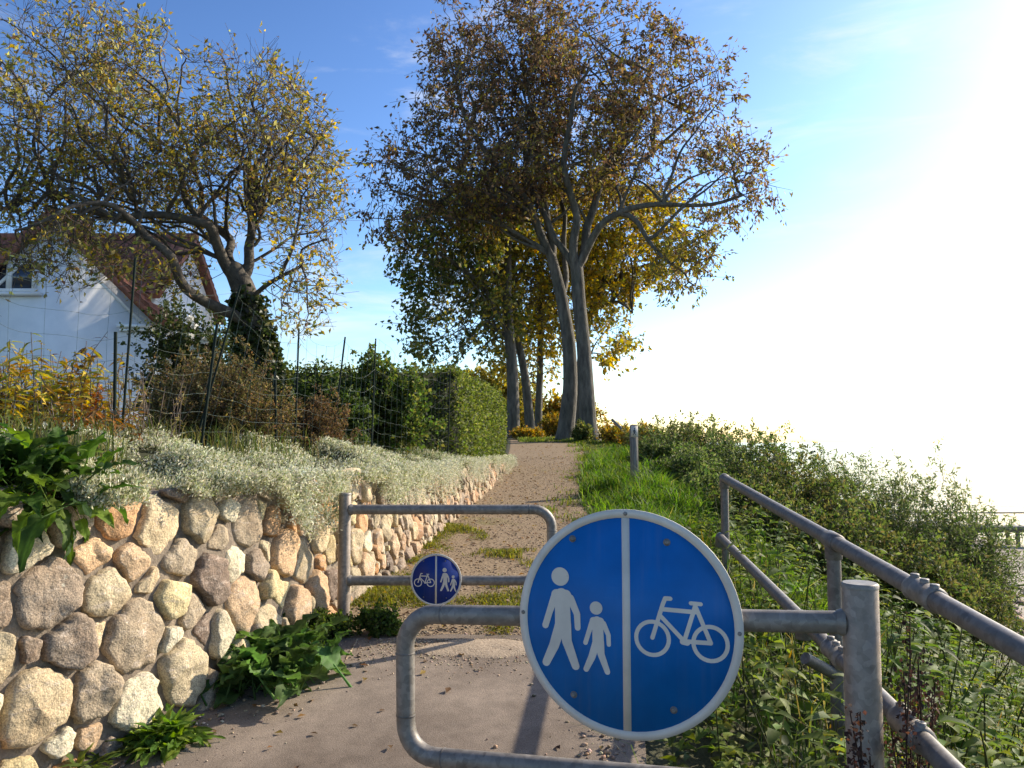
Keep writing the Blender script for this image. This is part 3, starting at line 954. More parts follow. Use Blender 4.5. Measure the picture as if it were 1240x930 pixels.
def tree_geo(N, par, r_tip, r_base, seed_r=None, thin=.02, kbig=9):
    n = len(N)
    ch = [[] for _ in range(n)]
    for i, p in enumerate(par):
        if p >= 0: ch[p].append(i)
    order = sorted(range(n), key=lambda i: -i)
    tips = sum(1 for c in ch if not c)
    e = max(1.7, math.log(max(tips, 2)) / math.log(r_base / r_tip))
    acc = np.zeros(n); sub = np.zeros(n, int)
    rr = np.zeros(n)
    for i in order:       # children always have larger index
        if not ch[i]: acc[i] = r_tip ** e; sub[i] = 1
        else:
            acc[i] = sum(acc[c] for c in ch[i]); sub[i] = sum(sub[c] for c in ch[i]) + 1
        rr[i] = acc[i] ** (1 / e)
    if seed_r is not None:
        k = len(seed_r); rr[:k] = seed_r
        for i in range(k, n): rr[i] = min(rr[i], max(rr[par[i]] * .92, r_tip))
    parts = []
    SA, SB, ra, rb = [], [], [], []
    for i in range(n):
        p = par[i]
        if p >= 0 and rr[i] < thin:
            SA.append(N[p]); SB.append(N[i]); ra.append(min(rr[p], rr[i] * 1.3)); rb.append(rr[i])
    if SA: parts.append(segs(np.array(SA), np.array(SB), np.array(ra), np.array(rb), 4))
    done = np.zeros(n, bool)
    for i in range(n):
        if rr[i] < thin or done[i]: continue
        p = par[i]
        chain = [i]; done[i] = True
        j = i
        while True:
            c = [q for q in ch[j] if rr[q] >= thin and not done[q]]
            if not c: break
            j = max(c, key=lambda q: rr[q]); done[j] = True; chain.append(j)
        pts = [N[q] for q in chain]; rad = [rr[q] for q in chain]
        if p >= 0: pts = [N[p]] + pts; rad = [min(rr[p], rad[0] * 1.15)] + rad
        if len(pts) < 2: continue
        k = kbig if max(rad) > thin * 4 else 6
        parts += [(q[0], q[1]) for q in tube(pts, rad, k, False)]
    return parts, rr, ch, sub

def limbs_to_seeds(limbs, step, wig=0, fq=1.0):
    """limbs: list of lists of (point, radius); each limb after the first attaches to the nearest earlier node"""
    N, par, rad = [], [], []
    for li, limb in enumerate(limbs):
        pts = [np.array(p, float) for p, r in limb]; rs = [r for p, r in limb]
        # smooth
        L = np.concatenate([[0], np.cumsum([np.linalg.norm(pts[i + 1] - pts[i]) for i in range(len(pts) - 1)])])
        m = max(2, int(L[-1] / step))
        tt = np.linspace(0, L[-1], m + 1)
        Q = np.stack([np.interp(tt, L, np.array(pts)[:, k]) for k in range(3)], 1)
        for _ in range(2): Q[1:-1] = (Q[:-2] + 2 * Q[1:-1] + Q[2:]) / 4
        rq = np.interp(tt, L, rs)
        if wig > 0 and len(Q) > 4:
            w_ = np.stack([fbm(np.stack([tt * fq, 0 * tt + li * 7.7 + 31 * k, 0 * tt], -1), 2) - .5 for k in range(3)], 1)
            Q = Q + w_ * wig * np.minimum(1, np.minimum(tt, L[-1] - tt * 0) / (L[-1] * .25))[:, None] * (1 if li else .12)
        if li == 0:
            last = -1; s0 = 0
        else:
            d = np.linalg.norm(np.array(N) - Q[0], axis=1); last = int(d.argmin()); s0 = 1 if d.min() < step * 1.2 else 0
        for k in range(s0, len(Q)):
            N.append(Q[k]); par.append(last); rad.append(rq[k]); last = len(N) - 1
    return N, par, rad

def blob_points(blobs, n, rng):
    vol = np.array([b[3] * b[4] * b[5] for b in blobs]); k = rng.choice(len(blobs), n, p=vol / vol.sum())
    B = np.array(blobs, float)[k]
    r = rng.uniform(0, 1, n) ** (1 / 2.6)
    return B[:, :3] + rdir(n, rng) * r[:, None] * B[:, 3:6]

def px_blob(u, v, d, ru, rv, rd):
    c = P(u, v, d); return (*c, ru / 960 * d, rd, rv / 960 * d)

N_NAMED = 0
def make_tree(name, label, limbs, blobs, n_attr, step, kill, infl, r_tip, r_base, leaf, seed, bark=M_BARK, leafmat=None, group=None, thin=.02, trop=(0, 0, .05), cat='tree', grow_above=None, wig=.75, fq=.6, extra=0, extra_r=.05, extra_from=0, overshoot=1.0):
    rng = np.random.default_rng(seed)
    base = np.array(limbs[0][0][0], float)
    A = blob_points(blobs, n_attr, rng)
    cl = fbm(A * leaf.get('clump_scale', .45) + seed, 2)
    A = A[(cl > leaf.get('gap', .33))]
    n_named = len(limbs_to_seeds(limbs, step, wig, fq)[0])
    limbs = list(limbs)
    srcs = [np.array(p) for limb in limbs for p, r in limb if p[2] > base[2] + (extra_from or 0)]
    for k in range(extra):
        tgt = A[rng.integers(len(A))]
        over = rng.uniform(1.0, overshoot) if rng.uniform() < .5 else 1.0
        c = [q for q in srcs if q[2] < tgt[2] - .4]
        if not c: continue
        c = sorted(c, key=lambda q: np.linalg.norm(q - tgt))
        src = c[min(len(c) - 1, int(rng.integers(1, 4)))]
        tgt = src + (tgt - src) * over
        L = np.linalg.norm(tgt - src)
        ctrl = (src + tgt) / 2 + np.array([0, 0, .18 * L]) + rng.normal(0, .05 * L, 3)
        limbs.append([((1 - t_) ** 2 * src + 2 * t_ * (1 - t_) * ctrl + t_ * t_ * tgt, extra_r * (1 - .75 * t_)) for t_ in np.linspace(0, 1, 6)])
    N, par, rad = limbs_to_seeds(limbs, step, wig, fq)
    grow = None if grow_above is None else [p[2] > base[2] + grow_above for p in N]
    N, par = colonize(N, par, A, step, kill, infl, 140, trop, rng, grow)
    parts, rr, ch, sub = tree_geo(N, par, r_tip, r_base, rad, thin)
    root = empty(name, tuple(base))
    tag(root, label, cat, group)
    build('trunk', [(p[0] - base, p[1]) for p in parts], bark, root)
    tipn = np.array([i for i in range(len(N)) if (sub[i] <= leaf.get('sub', 3) and i >= len(rad)) or (n_named <= i < len(rad) and sub[i] <= 6)])
    prev = N[np.maximum(par[tipn], 0)]
    tdir = nrm(N[tipn] - prev)
    kt = leaf.get('twigs', 2)
    tb = np.repeat(N[tipn], kt, 0)
    td = nrm(np.repeat(tdir, kt, 0) * .9 + rng.normal(0, .55, (len(tb), 3)) + np.array([[0, 0, leaf.get('tw_up', .1)]]))
    tl = leaf['twl'] * rng.uniform(.4, 1.5, len(tb)) ** 1.3
    te = tb + td * tl[:, None]
    w_ = segs(tb, te, leaf['twr'], leaf['twr'] * .6, 3)
    build('twigs', [(w_[0] - base, w_[1])], M_TWIG, root)
    k = leaf['per']
    n = len(tb) * k
    f = rng.uniform(.05, 1.05, (len(tb), k, 1))
    Pn = (tb[:, None] + (te - tb)[:, None] * f).reshape(-1, 3) + rng.normal(0, leaf['spread'], (n, 3))
    keep = rng.uniform(size=n) < np.clip(fbm(Pn * leaf.get('thin_scale', .8) + 40, 2) * 3.8 - 1.0, .05, 1)
    Pn = Pn[keep]; D = np.repeat(td, k, 0)[keep]; n = len(Pn)
    D = nrm(D * .6 + rng.normal(0, .6, (n, 3)) + np.array([[0, 0, leaf.get('droop', -.4)]]))
    L = leaf['size'] * rng.uniform(.6, 1.3, n)
    c = leaf['color'](Pn, rng)
    build('crown', [(lambda q: (q[0] - base, q[1], q[2]))(leaf2(Pn, D, rdir(n, rng), L, L * leaf.get('ratio', .5), c))], leafmat or M_LEAF, root)
    print(name, 'nodes', len(N), 'leaves', n)
    return root

BROWN = [(.145, .095, .058), (.20, .13, .075), (.10, .07, .05), (.26, .18, .085)]
OLIVE = [(.23, .20, .05), (.30, .25, .055), (.15, .15, .04), (.38, .29, .055)]
YELL = [(.46, .34, .04), (.36, .29, .045), (.24, .23, .045), (.52, .35, .045)]
GREEN = [(.07, .095, .025), (.10, .125, .03), (.15, .145, .04)]

def mixcol(pal_a, pal_b, fn):
    def f(p, rng):
        a = palette(len(p), pal_a, None, .2, rng); b = palette(len(p), pal_b, None, .2, rng)
        m = (rng.uniform(size=len(p)) < fn(p))[:, None]
        return np.where(m, b, a)
    return f

# ---- two large trees at the end of the path
D1, D2 = 26.3, 25.6
def Lm(seq, d): return [(P(u, v, dd if dd else d), r) for (u, v, r, dd) in seq]
hgt = lambda lo, hi: (lambda p: smooth01(lo, hi, p[:, 2]))
T2 = [Lm([(716, 537, .38, 0), (713, 522, .29, 0), (711, 480, .255, 0), (706, 420, .235, 0), (702, 370, .22, 0), (699, 325, .215, 0)], D2),
      Lm([(699, 327, .14, 0), (722, 285, .12, 25.2), (752, 255, .105, 24.9), (800, 243, .085, 24.6), (850, 240, .06, 24.4), (900, 240, .05, 24.3)], D2),
      Lm([(703, 322, .17, 0), (712, 270, .14, 25.9), (735, 210, .11, 26.2), (765, 150, .07, 26.6), (790, 90, .04, 26.8)], D2),
      Lm([(697, 325, .16, 0), (693, 270, .13, 25.3), (690, 200, .10, 25), (700, 130, .07, 24.8), (705, 70, .04, 24.6)], D2),
      Lm([(752, 256, .10, 24.9), (790, 290, .07, 24.6), (815, 320, .05, 24.4), (835, 350, .03, 24.3)], D2),
      Lm([(735, 212, .09, 26.2), (790, 185, .06, 26.5), (840, 140, .04, 26.8)], D2),
      Lm([(697, 326, .13, 0), (668, 270, .1, 26), (640, 205, .07, 26.4), (625, 140, .05, 26.6)], D2)]
B2 = [px_blob(735, 110, 25.8, 120, 88, 3.4), px_blob(838, 140, 25.8, 55, 80, 2.4), px_blob(880, 220, 24.8, 66, 48, 2.2), px_blob(830, 310, 24.5, 45, 52, 1.6),
      px_blob(700, 190, 25.2, 95, 70, 3.2), px_blob(770, 210, 25.2, 80, 50, 3.0), px_blob(690, 45, 25.8, 60, 42, 2.2)]
lf_brown = dict(per=12, spread=.06, size=.165, ratio=.45, droop=-.5, sub=2, gap=.49, clump_scale=.55, twl=.55, twr=.008, twigs=2, color=mixcol(BROWN, OLIVE, lambda p: .22 + .6 * smooth01(12.5, 7, p[:, 2]) * smooth01(7, 2.5, np.abs(p[:, 0] - 2.2))))
make_tree('deciduous_tree', 'tall brown leaved tree with long limbs to the right, right trunk of the front pair', T2, B2, 12000, .27, .33, 3.2, .010, .27, lf_brown, 31, group='tall trees at the end of the path', grow_above=4, extra=30, extra_r=.055, extra_from=5, overshoot=1.18)
T1 = [Lm([(684, 537, .38, 0), (686, 520, .29, 0), (691, 470, .245, 0), (688, 410, .225, 0), (681, 360, .2, 0), (668, 310, .175, 0)], D1),
      Lm([(668, 312, .15, 0), (645, 260, .13, 26.0), (610, 200, .10, 25.6), (575, 150, .07, 25.3), (550, 100, .05, 25.2)], D1),
      Lm([(670, 312, .14, 0), (662, 250, .12, 26.6), (650, 180, .09, 26.9), (640, 110, .06, 27), (630, 50, .04, 27)], D1),
      Lm([(647, 262, .10, 26), (590, 245, .08, 25.6), (530, 250, .06, 25.3), (480, 240, .035, 25.2)], D1),
      Lm([(681, 360, .10, 0), (690, 310, .09, 27), (680, 240, .07, 27.5), (690, 170, .05, 27.8)], D1)]
B1 = [px_blob(600, 95, 26, 105, 90, 3.4), px_blob(520, 200, 25.6, 75, 90, 3.0), px_blob(590, 210, 26, 80, 70, 3.0), px_blob(490, 260, 25.4, 50, 60, 2.2), px_blob(560, 50, 26, 45, 48, 2), px_blob(640, 60, 26.4, 60, 60, 2.4)]
lf_b1 = dict(lf_brown); lf_b1['color'] = mixcol(BROWN, OLIVE, lambda p: .1 + .65 * smooth01(11, 6.5, p[:, 2]) * smooth01(-5, -.5, p[:, 0]))
make_tree('deciduous_tree', 'tall brown leaved tree leaning left, left trunk of the front pair', T1, B1, 11000, .27, .33, 3.2, .010, .25, lf_b1, 32, group='tall trees at the end of the path', grow_above=4, extra=30, extra_r=.055, extra_from=5, overshoot=1.18)

# ---- trees behind
lf_ol = dict(twl=.6, twr=.008, twigs=2, per=9, spread=.10, size=.21, ratio=.6, sub=2, gap=.38, clump_scale=.45, color=mixcol(OLIVE, YELL, lambda p: .25 + .5 * smooth01(-1.5, 2.5, p[:, 0])))
lf_dk = dict(twl=.6, twr=.008, twigs=2, per=9, spread=.10, size=.21, ratio=.6, sub=2, gap=.38, clump_scale=.45, color=mixcol(GREEN, OLIVE, lambda p: .25 + .35 * smooth01(-3, 1, p[:, 0])))
lf_ye = dict(twl=.6, twr=.008, twigs=3, per=10, spread=.10, size=.22, ratio=.6, sub=2, gap=.36, clump_scale=.45, color=mixcol(YELL, OLIVE, lambda p: .3))
La = [Lm([(622, 545, .32, 0), (622, 520, .25, 0), (621, 470, .22, 0), (617, 410, .2, 0), (614, 350, .17, 0), (616, 290, .12, 0), (618, 230, .06, 0)], 29.5),
      Lm([(616, 400, .1, 0), (585, 350, .08, 29), (550, 310, .06, 28.6), (520, 290, .04, 28.3)], 29.5),
      Lm([(614, 350, .1, 0), (595, 300, .07, 29.8), (570, 250, .05, 30)], 29.5)]
make_tree('deciduous_tree', 'dark olive tree rising behind the far end of the clipped hedge', La, [px_blob(545, 310, 29, 70, 70, 3), px_blob(535, 390, 28.5, 50, 55, 2.6), px_blob(590, 260, 29.5, 60, 60, 3), px_blob(575, 380, 30, 60, 50, 2.6)], 6000, .32, .4, 3.5, .012, .2, lf_dk, 33, group='tall trees at the end of the path', grow_above=3, extra=12, extra_r=.05, extra_from=3)
Lb = [Lm([(644, 540, .25, 0), (642, 515, .2, 0), (636, 460, .17, 0), (627, 410, .15, 0), (621, 360, .13, 0), (622, 300, .1, 0), (640, 240, .05, 0)], 32),
      Lm([(622, 350, .08, 0), (645, 310, .06, 32), (660, 280, .04, 32)], 32)]
make_tree('deciduous_tree', 'slim tree with curved leaning trunk and olive yellow leaves behind the brown pair', Lb, [px_blob(630, 290, 32, 70, 70, 3), px_blob(600, 350, 32.5, 60, 55, 3), px_blob(655, 360, 33, 40, 55, 2.5), px_blob(640, 220, 32, 60, 40, 3)], 5000, .34, .42, 3.6, .012, .16, lf_ol, 34, group='tall trees at the end of the path', grow_above=3, extra=12, extra_r=.05, extra_from=3)
Lc = [Lm([(652, 538, .22, 0), (652, 510, .17, 0), (653, 460, .15, 0), (655, 400, .13, 0), (656, 340, .1, 0), (660, 280, .06, 0)], 35)]
make_tree('deciduous_tree', 'thin straight tree with golden leaves between the curved trunk and the brown pair', Lc, [px_blob(665, 370, 35, 50, 60, 3), px_blob(640, 430, 35.5, 45, 40, 2.4), px_blob(690, 310, 35, 60, 60, 3)], 4000, .34, .42, 3.6, .012, .15, lf_ol, 35, group='tall trees at the end of the path', grow_above=2, extra=12, extra_r=.05, extra_from=3)
Ld = [Lm([(702, 540, .3, 0), (700, 500, .22, 0), (702, 440, .18, 0), (715, 380, .15, 0), (735, 330, .1, 0), (745, 280, .05, 0)], 34),
      Lm([(715, 380, .09, 0), (745, 365, .07, 33.5), (765, 380, .04, 33)], 34)]
make_tree('deciduous_tree', 'bright yellow tree showing to the right behind the brown pair', Ld, [px_blob(735, 320, 34, 55, 55, 3), px_blob(760, 270, 34, 55, 40, 3), px_blob(735, 405, 33.5, 32, 38, 2.2), px_blob(790, 300, 33, 40, 45, 2), px_blob(710, 250, 34, 60, 40, 2.6)], 5500, .34, .42, 3.6, .012, .18, lf_ye, 36, group='tall trees at the end of the path', grow_above=2, extra=12, extra_r=.05, extra_from=3)

# ---- old fruit tree in the garden
DA = 8.0
TA = [Lm([(322, 470, .17, 0), (312, 420, .145, 0), (302, 380, .13, 0), (292, 345, .12, 0), (283, 325, .10, 0)], DA),
      Lm([(290, 345, 0.0612, 0), (270, 315, 0.0576, 7.9), (264, 290, 0.0504, 7.8), (240, 268, 0.0432, 7.7), (205, 253, 0.036, 7.6), (165, 252, 0.0324, 7.5), (120, 240, 0.0252, 7.4), (60, 245, 0.018, 7.3), (10, 260, 0.0108, 7.2)], DA),
      Lm([(292, 345, 0.0576, 0), (305, 300, 0.0504, 8.1), (311, 262, 0.0396, 8.2), (308, 215, 0.0288, 8.3), (318, 160, 0.018, 8.4), (312, 100, 0.00864, 8.5)], DA),
      Lm([(283, 326, 0.0504, 0), (272, 290, 0.0432, 8.3), (245, 255, 0.036, 8.5), (232, 225, 0.0288, 8.6), (200, 190, 0.0216, 8.7), (150, 150, 0.0144, 8.8), (110, 90, 0.0072, 8.9)], DA),
      Lm([(306, 398, 0.0612, 0), (260, 372, 0.054, 7.7), (215, 332, 0.0432, 7.4), (172, 288, 0.0324, 7.2), (140, 270, 0.0252, 7.0), (95, 262, 0.018, 6.8), (40, 290, 0.0108, 6.6)], DA),
      Lm([(245, 256, 0.0288, 8.5), (240, 210, 0.0216, 8.3), (215, 150, 0.0144, 8.2), (220, 90, 0.00864, 8.1)], DA),
      Lm([(311, 262, 0.0252, 8.2), (350, 225, 0.018, 8.1), (385, 175, 0.0108, 8.0), (395, 130, 0.00576, 8)], DA),
      Lm([(305, 372, 0.0288, 0), (340, 330, 0.018, 7.8), (375, 310, 0.01296, 7.6), (405, 290, 0.0072, 7.5)], DA),
      Lm([(165, 252, 0.018, 7.5), (150, 200, 0.0144, 7.6), (100, 160, 0.0108, 7.8), (60, 110, 0.0072, 8)], DA)]
BA = [px_blob(160, 140, 8.0, 150, 90, 1.4), px_blob(60, 190, 7.6, 110, 85, 1.4), px_blob(310, 160, 8.2, 90, 85, 1.2), px_blob(360, 230, 8.0, 62, 85, .9), px_blob(370, 350, 7.7, 45, 70, .7), px_blob(230, 215, 8.2, 120, 75, 1.3), px_blob(30, 260, 7.2, 90, 70, 1.1), px_blob(120, 70, 8.4, 90, 45, 1.0), px_blob(200, 320, 7.4, 60, 40, .6), px_blob(80, 300, 7.0, 80, 45, .7)]
APPLE = [(.28, .24, .065), (.42, .31, .055), (.15, .155, .045), (.42, .38, .15), (.2, .13, .06), (.5, .34, .04)]
lf_ap = dict(per=3, spread=.02, size=.058, ratio=.48, droop=-.1, sub=2, gap=.45, clump_scale=1.4, twl=.20, twr=.0024, twigs=3, tw_up=.35, thin_scale=2.2, color=lambda p, rng: palette(len(p), APPLE, [3, 2, 3, 2, 2, .8], .2, rng))
apple = make_tree('fruit_tree', 'gnarled old fruit tree with sparse yellowing leaves leaning over the white house', TA, BA, 13000, .085, .095, 1.0, .0032, .14, lf_ap, 41, bark=M_BARK2, thin=.012, trop=(0, 0, .05), grow_above=.9, wig=.46, fq=1.9, extra=80, extra_r=.020, extra_from=1.1, overshoot=1.55)
# upright sucker shoots and ivy on its trunk
rng = np.random.default_rng(43)
base = np.array(apple.location)
pp, nn = [], []
for k in range(5200):
    f = rng.uniform(0, 1) ** 1.3 * .8
    c = P(322 - 30 * f, 480 - 150 * f, DA)
    a = rng.uniform(0, 2 * math.pi); r = (.12 + .07 * rng.uniform()) * (1.25 - .7 * f)
    pp.append(c + np.array([r * math.cos(a) * 1.2, r * math.sin(a), rng.normal(0, .05)])); nn.append([math.cos(a), math.sin(a), .4])
pp, nn = np.array(pp), np.array(nn)
D = nrm(nn * .5 + rng.normal(0, .6, pp.shape) + np.array([[0, 0, -.5]]))
L = rng.uniform(.035, .07, len(pp))
lv = leaf2(pp - base, D, nn + rng.normal(0, .5, pp.shape), L, L * .8, palette(len(pp), [(.025, .04, .012), (.04, .06, .016), (.07, .08, .02)], None, .2, rng))
build('ivy', [lv], M_GLOSS, apple)

# ------------------------------------------------------------------- bushes
def bush_parts(rng, rx, ry, h, n_stems, per, L, ratio, pal, palw=None, sprigs=10, up=.5, rs=.006, jit=.18, tw=3, floor=.12, shape=.5, spr_h=.3, dens_low=.3):
    A, B, ra, rb = [], [], [], []
    lp, ld = [], []
    def stem(p0, p1, ctrl, r0, nl, t0):
        t = np.linspace(0, 1, 6)[:, None]
        q = (1 - t) ** 2 * p0 + 2 * t * (1 - t) * ctrl + t * t * p1
        q[1:-1] += rng.normal(0, .012 * (1 + h), (4, 3))
        A.extend(q[:-1]); B.extend(q[1:])
        rr = r0 * (1 - .8 * np.linspace(0, 1, 6)); ra.extend(rr[:-1]); rb.extend(rr[1:])
        tt = t0 + (1 - t0) * rng.uniform(0, 1, nl) ** .8
        k = np.minimum((tt * 5).astype(int), 4); f = (tt * 5 - k)[:, None]
        lp.append(q[k] * (1 - f) + q[k + 1] * f); ld.append(nrm(q[k + 1] - q[k]))
        return q
    for k in range(n_stems):
        d = rdir(1, rng)[0]; d[2] = abs(d[2]) ** (.8)
        rad = rng.uniform(.45, 1) ** .5
        lump = .72 + shape * vnoise(np.array([d * 2.1 + n_stems * 3.1]))[0]
        p1 = np.array([d[0] * rx, d[1] * ry, floor * h + d[2] * h * (1 - floor)]) * rad * lump
        p0 = np.array([d[0] * rx * .25 * rng.uniform(), d[1] * ry * .25 * rng.uniform(), 0])
        ctrl = p0 * .5 + p1 * .35 + np.array([0, 0, h * up * rng.uniform(.5, 1)])
        q = stem(p0, p1, ctrl, rs * rng.uniform(.6, 1.3), per, dens_low)
        for _ in range(tw):
            a = q[rng.integers(2, 5)]
            e = a + nrm(d * .5 + rng.normal(0, .6, 3) + np.array([0, 0, .3])) * h * rng.uniform(.12, .3)
            stem(a, e, (a + e) / 2 + rng.normal(0, .02, 3) + np.array([0, 0, .02]), rs * .45, per, .2)
    for k in range(sprigs):
        a = rng.uniform(0, 2 * math.pi); rr_ = rng.uniform(0, .8)
        p0 = np.array([math.cos(a) * rx * rr_, math.sin(a) * ry * rr_, h * math.sqrt(1 - rr_ ** 2) * .7])
        p1 = p0 + np.array([rng.normal(0, .12), rng.normal(0, .12), 1]) * h * (spr_h * rng.uniform(.7, 1.4))
        stem(p0, p1, (p0 + p1) / 2 + rng.normal(0, .04, 3), rs * .5, int(per * 1.2), .05)
    lp_, ld_ = np.concatenate(lp), np.concatenate(ld)
    n = len(lp_)
    D = nrm(ld_ * .7 + rng.normal(0, .7, (n, 3)) + np.array([[0, 0, .1]]))
    Ls = L * rng.uniform(.55, 1.25, n)
    pos = lp_ + rng.normal(0, L * .3, (n, 3))
    keep = pos[:, 2] > -.1
    c = palette(n, pal, palw, jit, rng)
    cl = fbm(pos * (1.2 / max(h, .4)) * 1.6 + 5, 2)[:, None]
    c = c * (.75 + .6 * cl)
    lv = leaf2(pos[keep], D[keep], rdir(keep.sum(), rng), Ls[keep], Ls[keep] * ratio, c[keep])
    br = segs(np.array(A), np.array(B), np.array(ra), np.array(rb), 3)
    return br, lv

def make_bush(name, label, cat, loc, rx, ry, h, n_stems, per, L, ratio, pal, seed, mat=None, group=None, **kw):
    rng = np.random.default_rng(seed)
    br, lv = bush_parts(rng, rx, ry, h, n_stems, per, L, ratio, pal, **kw)
    root = empty(name, loc); tag(root, label, cat, group)
    build('branches', [(br[0], br[1])], M_TWIG, root)
    build('leaves', [lv], mat or M_LEAF, root)
    return root

BANK = [(.075, .11, .028), (.115, .145, .038), (.12, .105, .038), (.055, .075, .02), (.15, .16, .05)]
BANK2 = [(.085, .13, .033), (.13, .17, .05), (.065, .095, .028), (.18, .2, .085)]
def on_ground(u, d, dz=-.05):
    x = (u - 620) / 960 * d
    return (x, d, float(H(x, d)) + dz)
# (u, d, top v, rx, ry, stems, label, palette)
bank = [
    (800, 20.0, 512, 1.5, 1.5, 90, 'low dull brown bush on the bank just right of the wooden marker post', BANK, 0),
    (846, 16.5, 503, 1.5, 1.6, 120, 'reddish green bush on the bank crest with sparse tall sprigs on top', BANK, 0),
    (905, 13.6, 508, 1.5, 1.6, 130, 'broad green bush rising highest on the bank above the far end of the handrail', BANK2, 0),
    (955, 11.2, 540, 1.2, 1.3, 120, 'dense olive bush behind the middle of the handrail', BANK, 0),
    (1015, 12.8, 545, 1.5, 1.5, 130, 'green willowy bush with pale leaves midway along the bank', BANK2, 1),
    (1085, 12.0, 556, 1.5, 1.5, 140, 'bushy grey green willow reaching above the sea line', BANK2, 1),
    (1150, 11.4, 592, 1.15, 1.3, 130, 'outermost grey green willow bush in front of the pier', BANK2, 1),
    (1065, 8.6, 640, 1.2, 1.1, 120, 'dark shadowy thicket below the willow bushes behind the handrail joint', BANK, 0),
    (960, 8.2, 605, 1.0, 1.0, 110, 'brownish shrub directly behind the middle handrail post', BANK, 0),
    (1150, 9.0, 690, 0.95, .9, 100, 'drooping dark bush lowest on the bank near the water', BANK, 1),
    (835, 12.3, 548, .8, 1.0, 100, 'low leafy green bush between the tall grass and the bank crest', BANK2, 0),
    (800, 15.2, 530, .75, .9, 90, 'small bush at the grass edge just beyond and right of the marker post', BANK2, 0),
    (850, 10.4, 575, .5, .8, 80, 'low weedy bush in the tall grass left of the handrail end post', BANK2, 0),
    (895, 9.2, 585, .75, .9, 80, 'small olive shrub beside the end post of the handrail', BANK, 0),
]
for k, (u, d, vt, rx, ry, ns, lab, pal, wil) in enumerate(bank):
    loc = on_ground(u, d, -.1)
    h = max(.5, float(P(u, vt, d)[2] - loc[2]))
    make_bush('bank_bush', lab, 'bush', loc, rx, ry, h, ns, 26, .062 if wil else .055, .3 if wil else .55, pal, 60 + k, group='bushes on the bank above the sea', sprigs=16, spr_h=.22 if h > 1.5 else .4, floor=.05, dens_low=.15, tw=4, rs=.006, mat=M_LEAF)

# golden and autumn shrubs round the tree bases
GOLD = [(.36, .24, .03), (.25, .2, .035), (.15, .14, .03), (.4, .2, .03)]
for k, (u, d, w, h, pal, lab) in enumerate([
    (672, 30, .75, .95, GOLD, 'golden shrub between the slim trunks and the brown pair'),
    (638, 28, .8, .42, GOLD, 'low yellow green shrub at the top of the gravel path'),
    (745, 24.3, .85, .6, GOLD, 'yellow orange shrub right of the thick tree trunks'),
    (775, 22.6, .9, .62, GOLD, 'golden brown shrub behind the wooden marker post'),
    (705, 25.0, .4, .6, GREEN, 'dark green weedy clump between the two thick tree trunks'),
    (822, 22, 1.0, .6, GOLD, 'straggly ochre shrub on the bank crest right of the marker post')]):
    make_bush('shrub', lab, 'shrub', on_ground(u, d, -.03), w, w, h, 70, 16, .085, .55, pal, 90 + k, group='autumn shrubs round the tree bases', sprigs=6, rs=.006)
for k, (x, d, w, h, pal, lab) in enumerate([(-1.5, 38, 3.2, 3.4, OLIVE, 'large olive thicket far back behind the hedge and trunks'), (2.2, 44, 3.5, 2.6, GOLD, 'distant ochre thicket seen between the tree trunks')]):
    make_bush('shrub', lab, 'shrub', (x, d, float(H(x, d)) - .1), w, 1.6, h, 150, 26, .2, .6, pal, 97 + k, group='thickets behind the trees', sprigs=10, rs=.012, dens_low=.1)

# garden plants behind the netting
x, d = (262 - 620) / 960 * 6.3, 6.3
make_bush('garden_shrub', 'rounded brownish green shrub behind the wire netting, in front of the fruit tree', 'shrub', (x, d, float(H(x, d)) - .05), .88, .6, .84, 260, 30, .026, .5, [(.09, .085, .03), (.13, .10, .04), (.16, .1, .05), (.07, .075, .025), (.22, .17, .07)], 110, sprigs=30, spr_h=.16, floor=.0, tw=4, rs=.004, dens_low=.1)
x, d = (238 - 620) / 960 * 9.6, 9.6
rb = make_bush('rose_bush', 'dark green rose bush with a few white flowers in front of the house', 'shrub', (x, d, float(H(x, d)) - .05), .78, .5, 1.9, 190, 26, .05, .7, [(.04, .06, .016), (.06, .085, .02), (.09, .10, .03)], 114, sprigs=14, spr_h=.2, floor=.0, rs=.005, dens_low=.05, mat=M_GLOSS)
rg_ = np.random.default_rng(115)
for k in range(7):
    c0 = np.array([rg_.uniform(-.3, .45), -.42 + rg_.uniform(-.1, .1), rg_.uniform(.95, 1.6)])
    dd = rdir(16, rg_)
    build('flower', [leaf8(c0 + dd * .008, dd, rdir(16, rg_), np.full(16, .045), np.full(16, .04), np.tile(np.array([.75, .74, .7]), (16, 1)))], M_PALE, rb)
x, d = (370 - 620) / 960 * 6.9, 6.9
make_bush('garden_shrub', 'smaller rusty brown shrub beside the rounded one, at the hedge end', 'shrub', (x, d, float(H(x, d)) - .05), .42, .4, .62, 110, 26, .026, .5, [(.13, .08, .04), (.16, .1, .05), (.09, .075, .03)], 111, sprigs=14, spr_h=.16, floor=.0, rs=.004, dens_low=.1)
x, d = (455 - 620) / 960 * 9.3, 9.3
make_bush('climbing_shrub', 'loose bright green leafy shrub climbing the wire netting with long shoots', 'shrub', (x, d, float(H(x, d)) - .05), .85, .45, 1.15, 170, 26, .055, .75, [(.06, .10, .022), (.09, .13, .03), (.04, .065, .016), (.15, .16, .04)], 112, sprigs=30, spr_h=.3, floor=.0, rs=.005, dens_low=.05)
x, d = (395 - 620) / 960 * 8.6, 8.6
make_bush('climbing_shrub', 'dense dark green leafy shrub between the rusty shrub and the climbing one', 'shrub', (x, d, float(H(x, d)) - .05), .6, .45, .92, 130, 26, .05, .75, [(.05, .08, .02), (.08, .11, .026), (.035, .055, .015)], 113, sprigs=14, spr_h=.2, floor=.0, rs=.005, dens_low=.05)

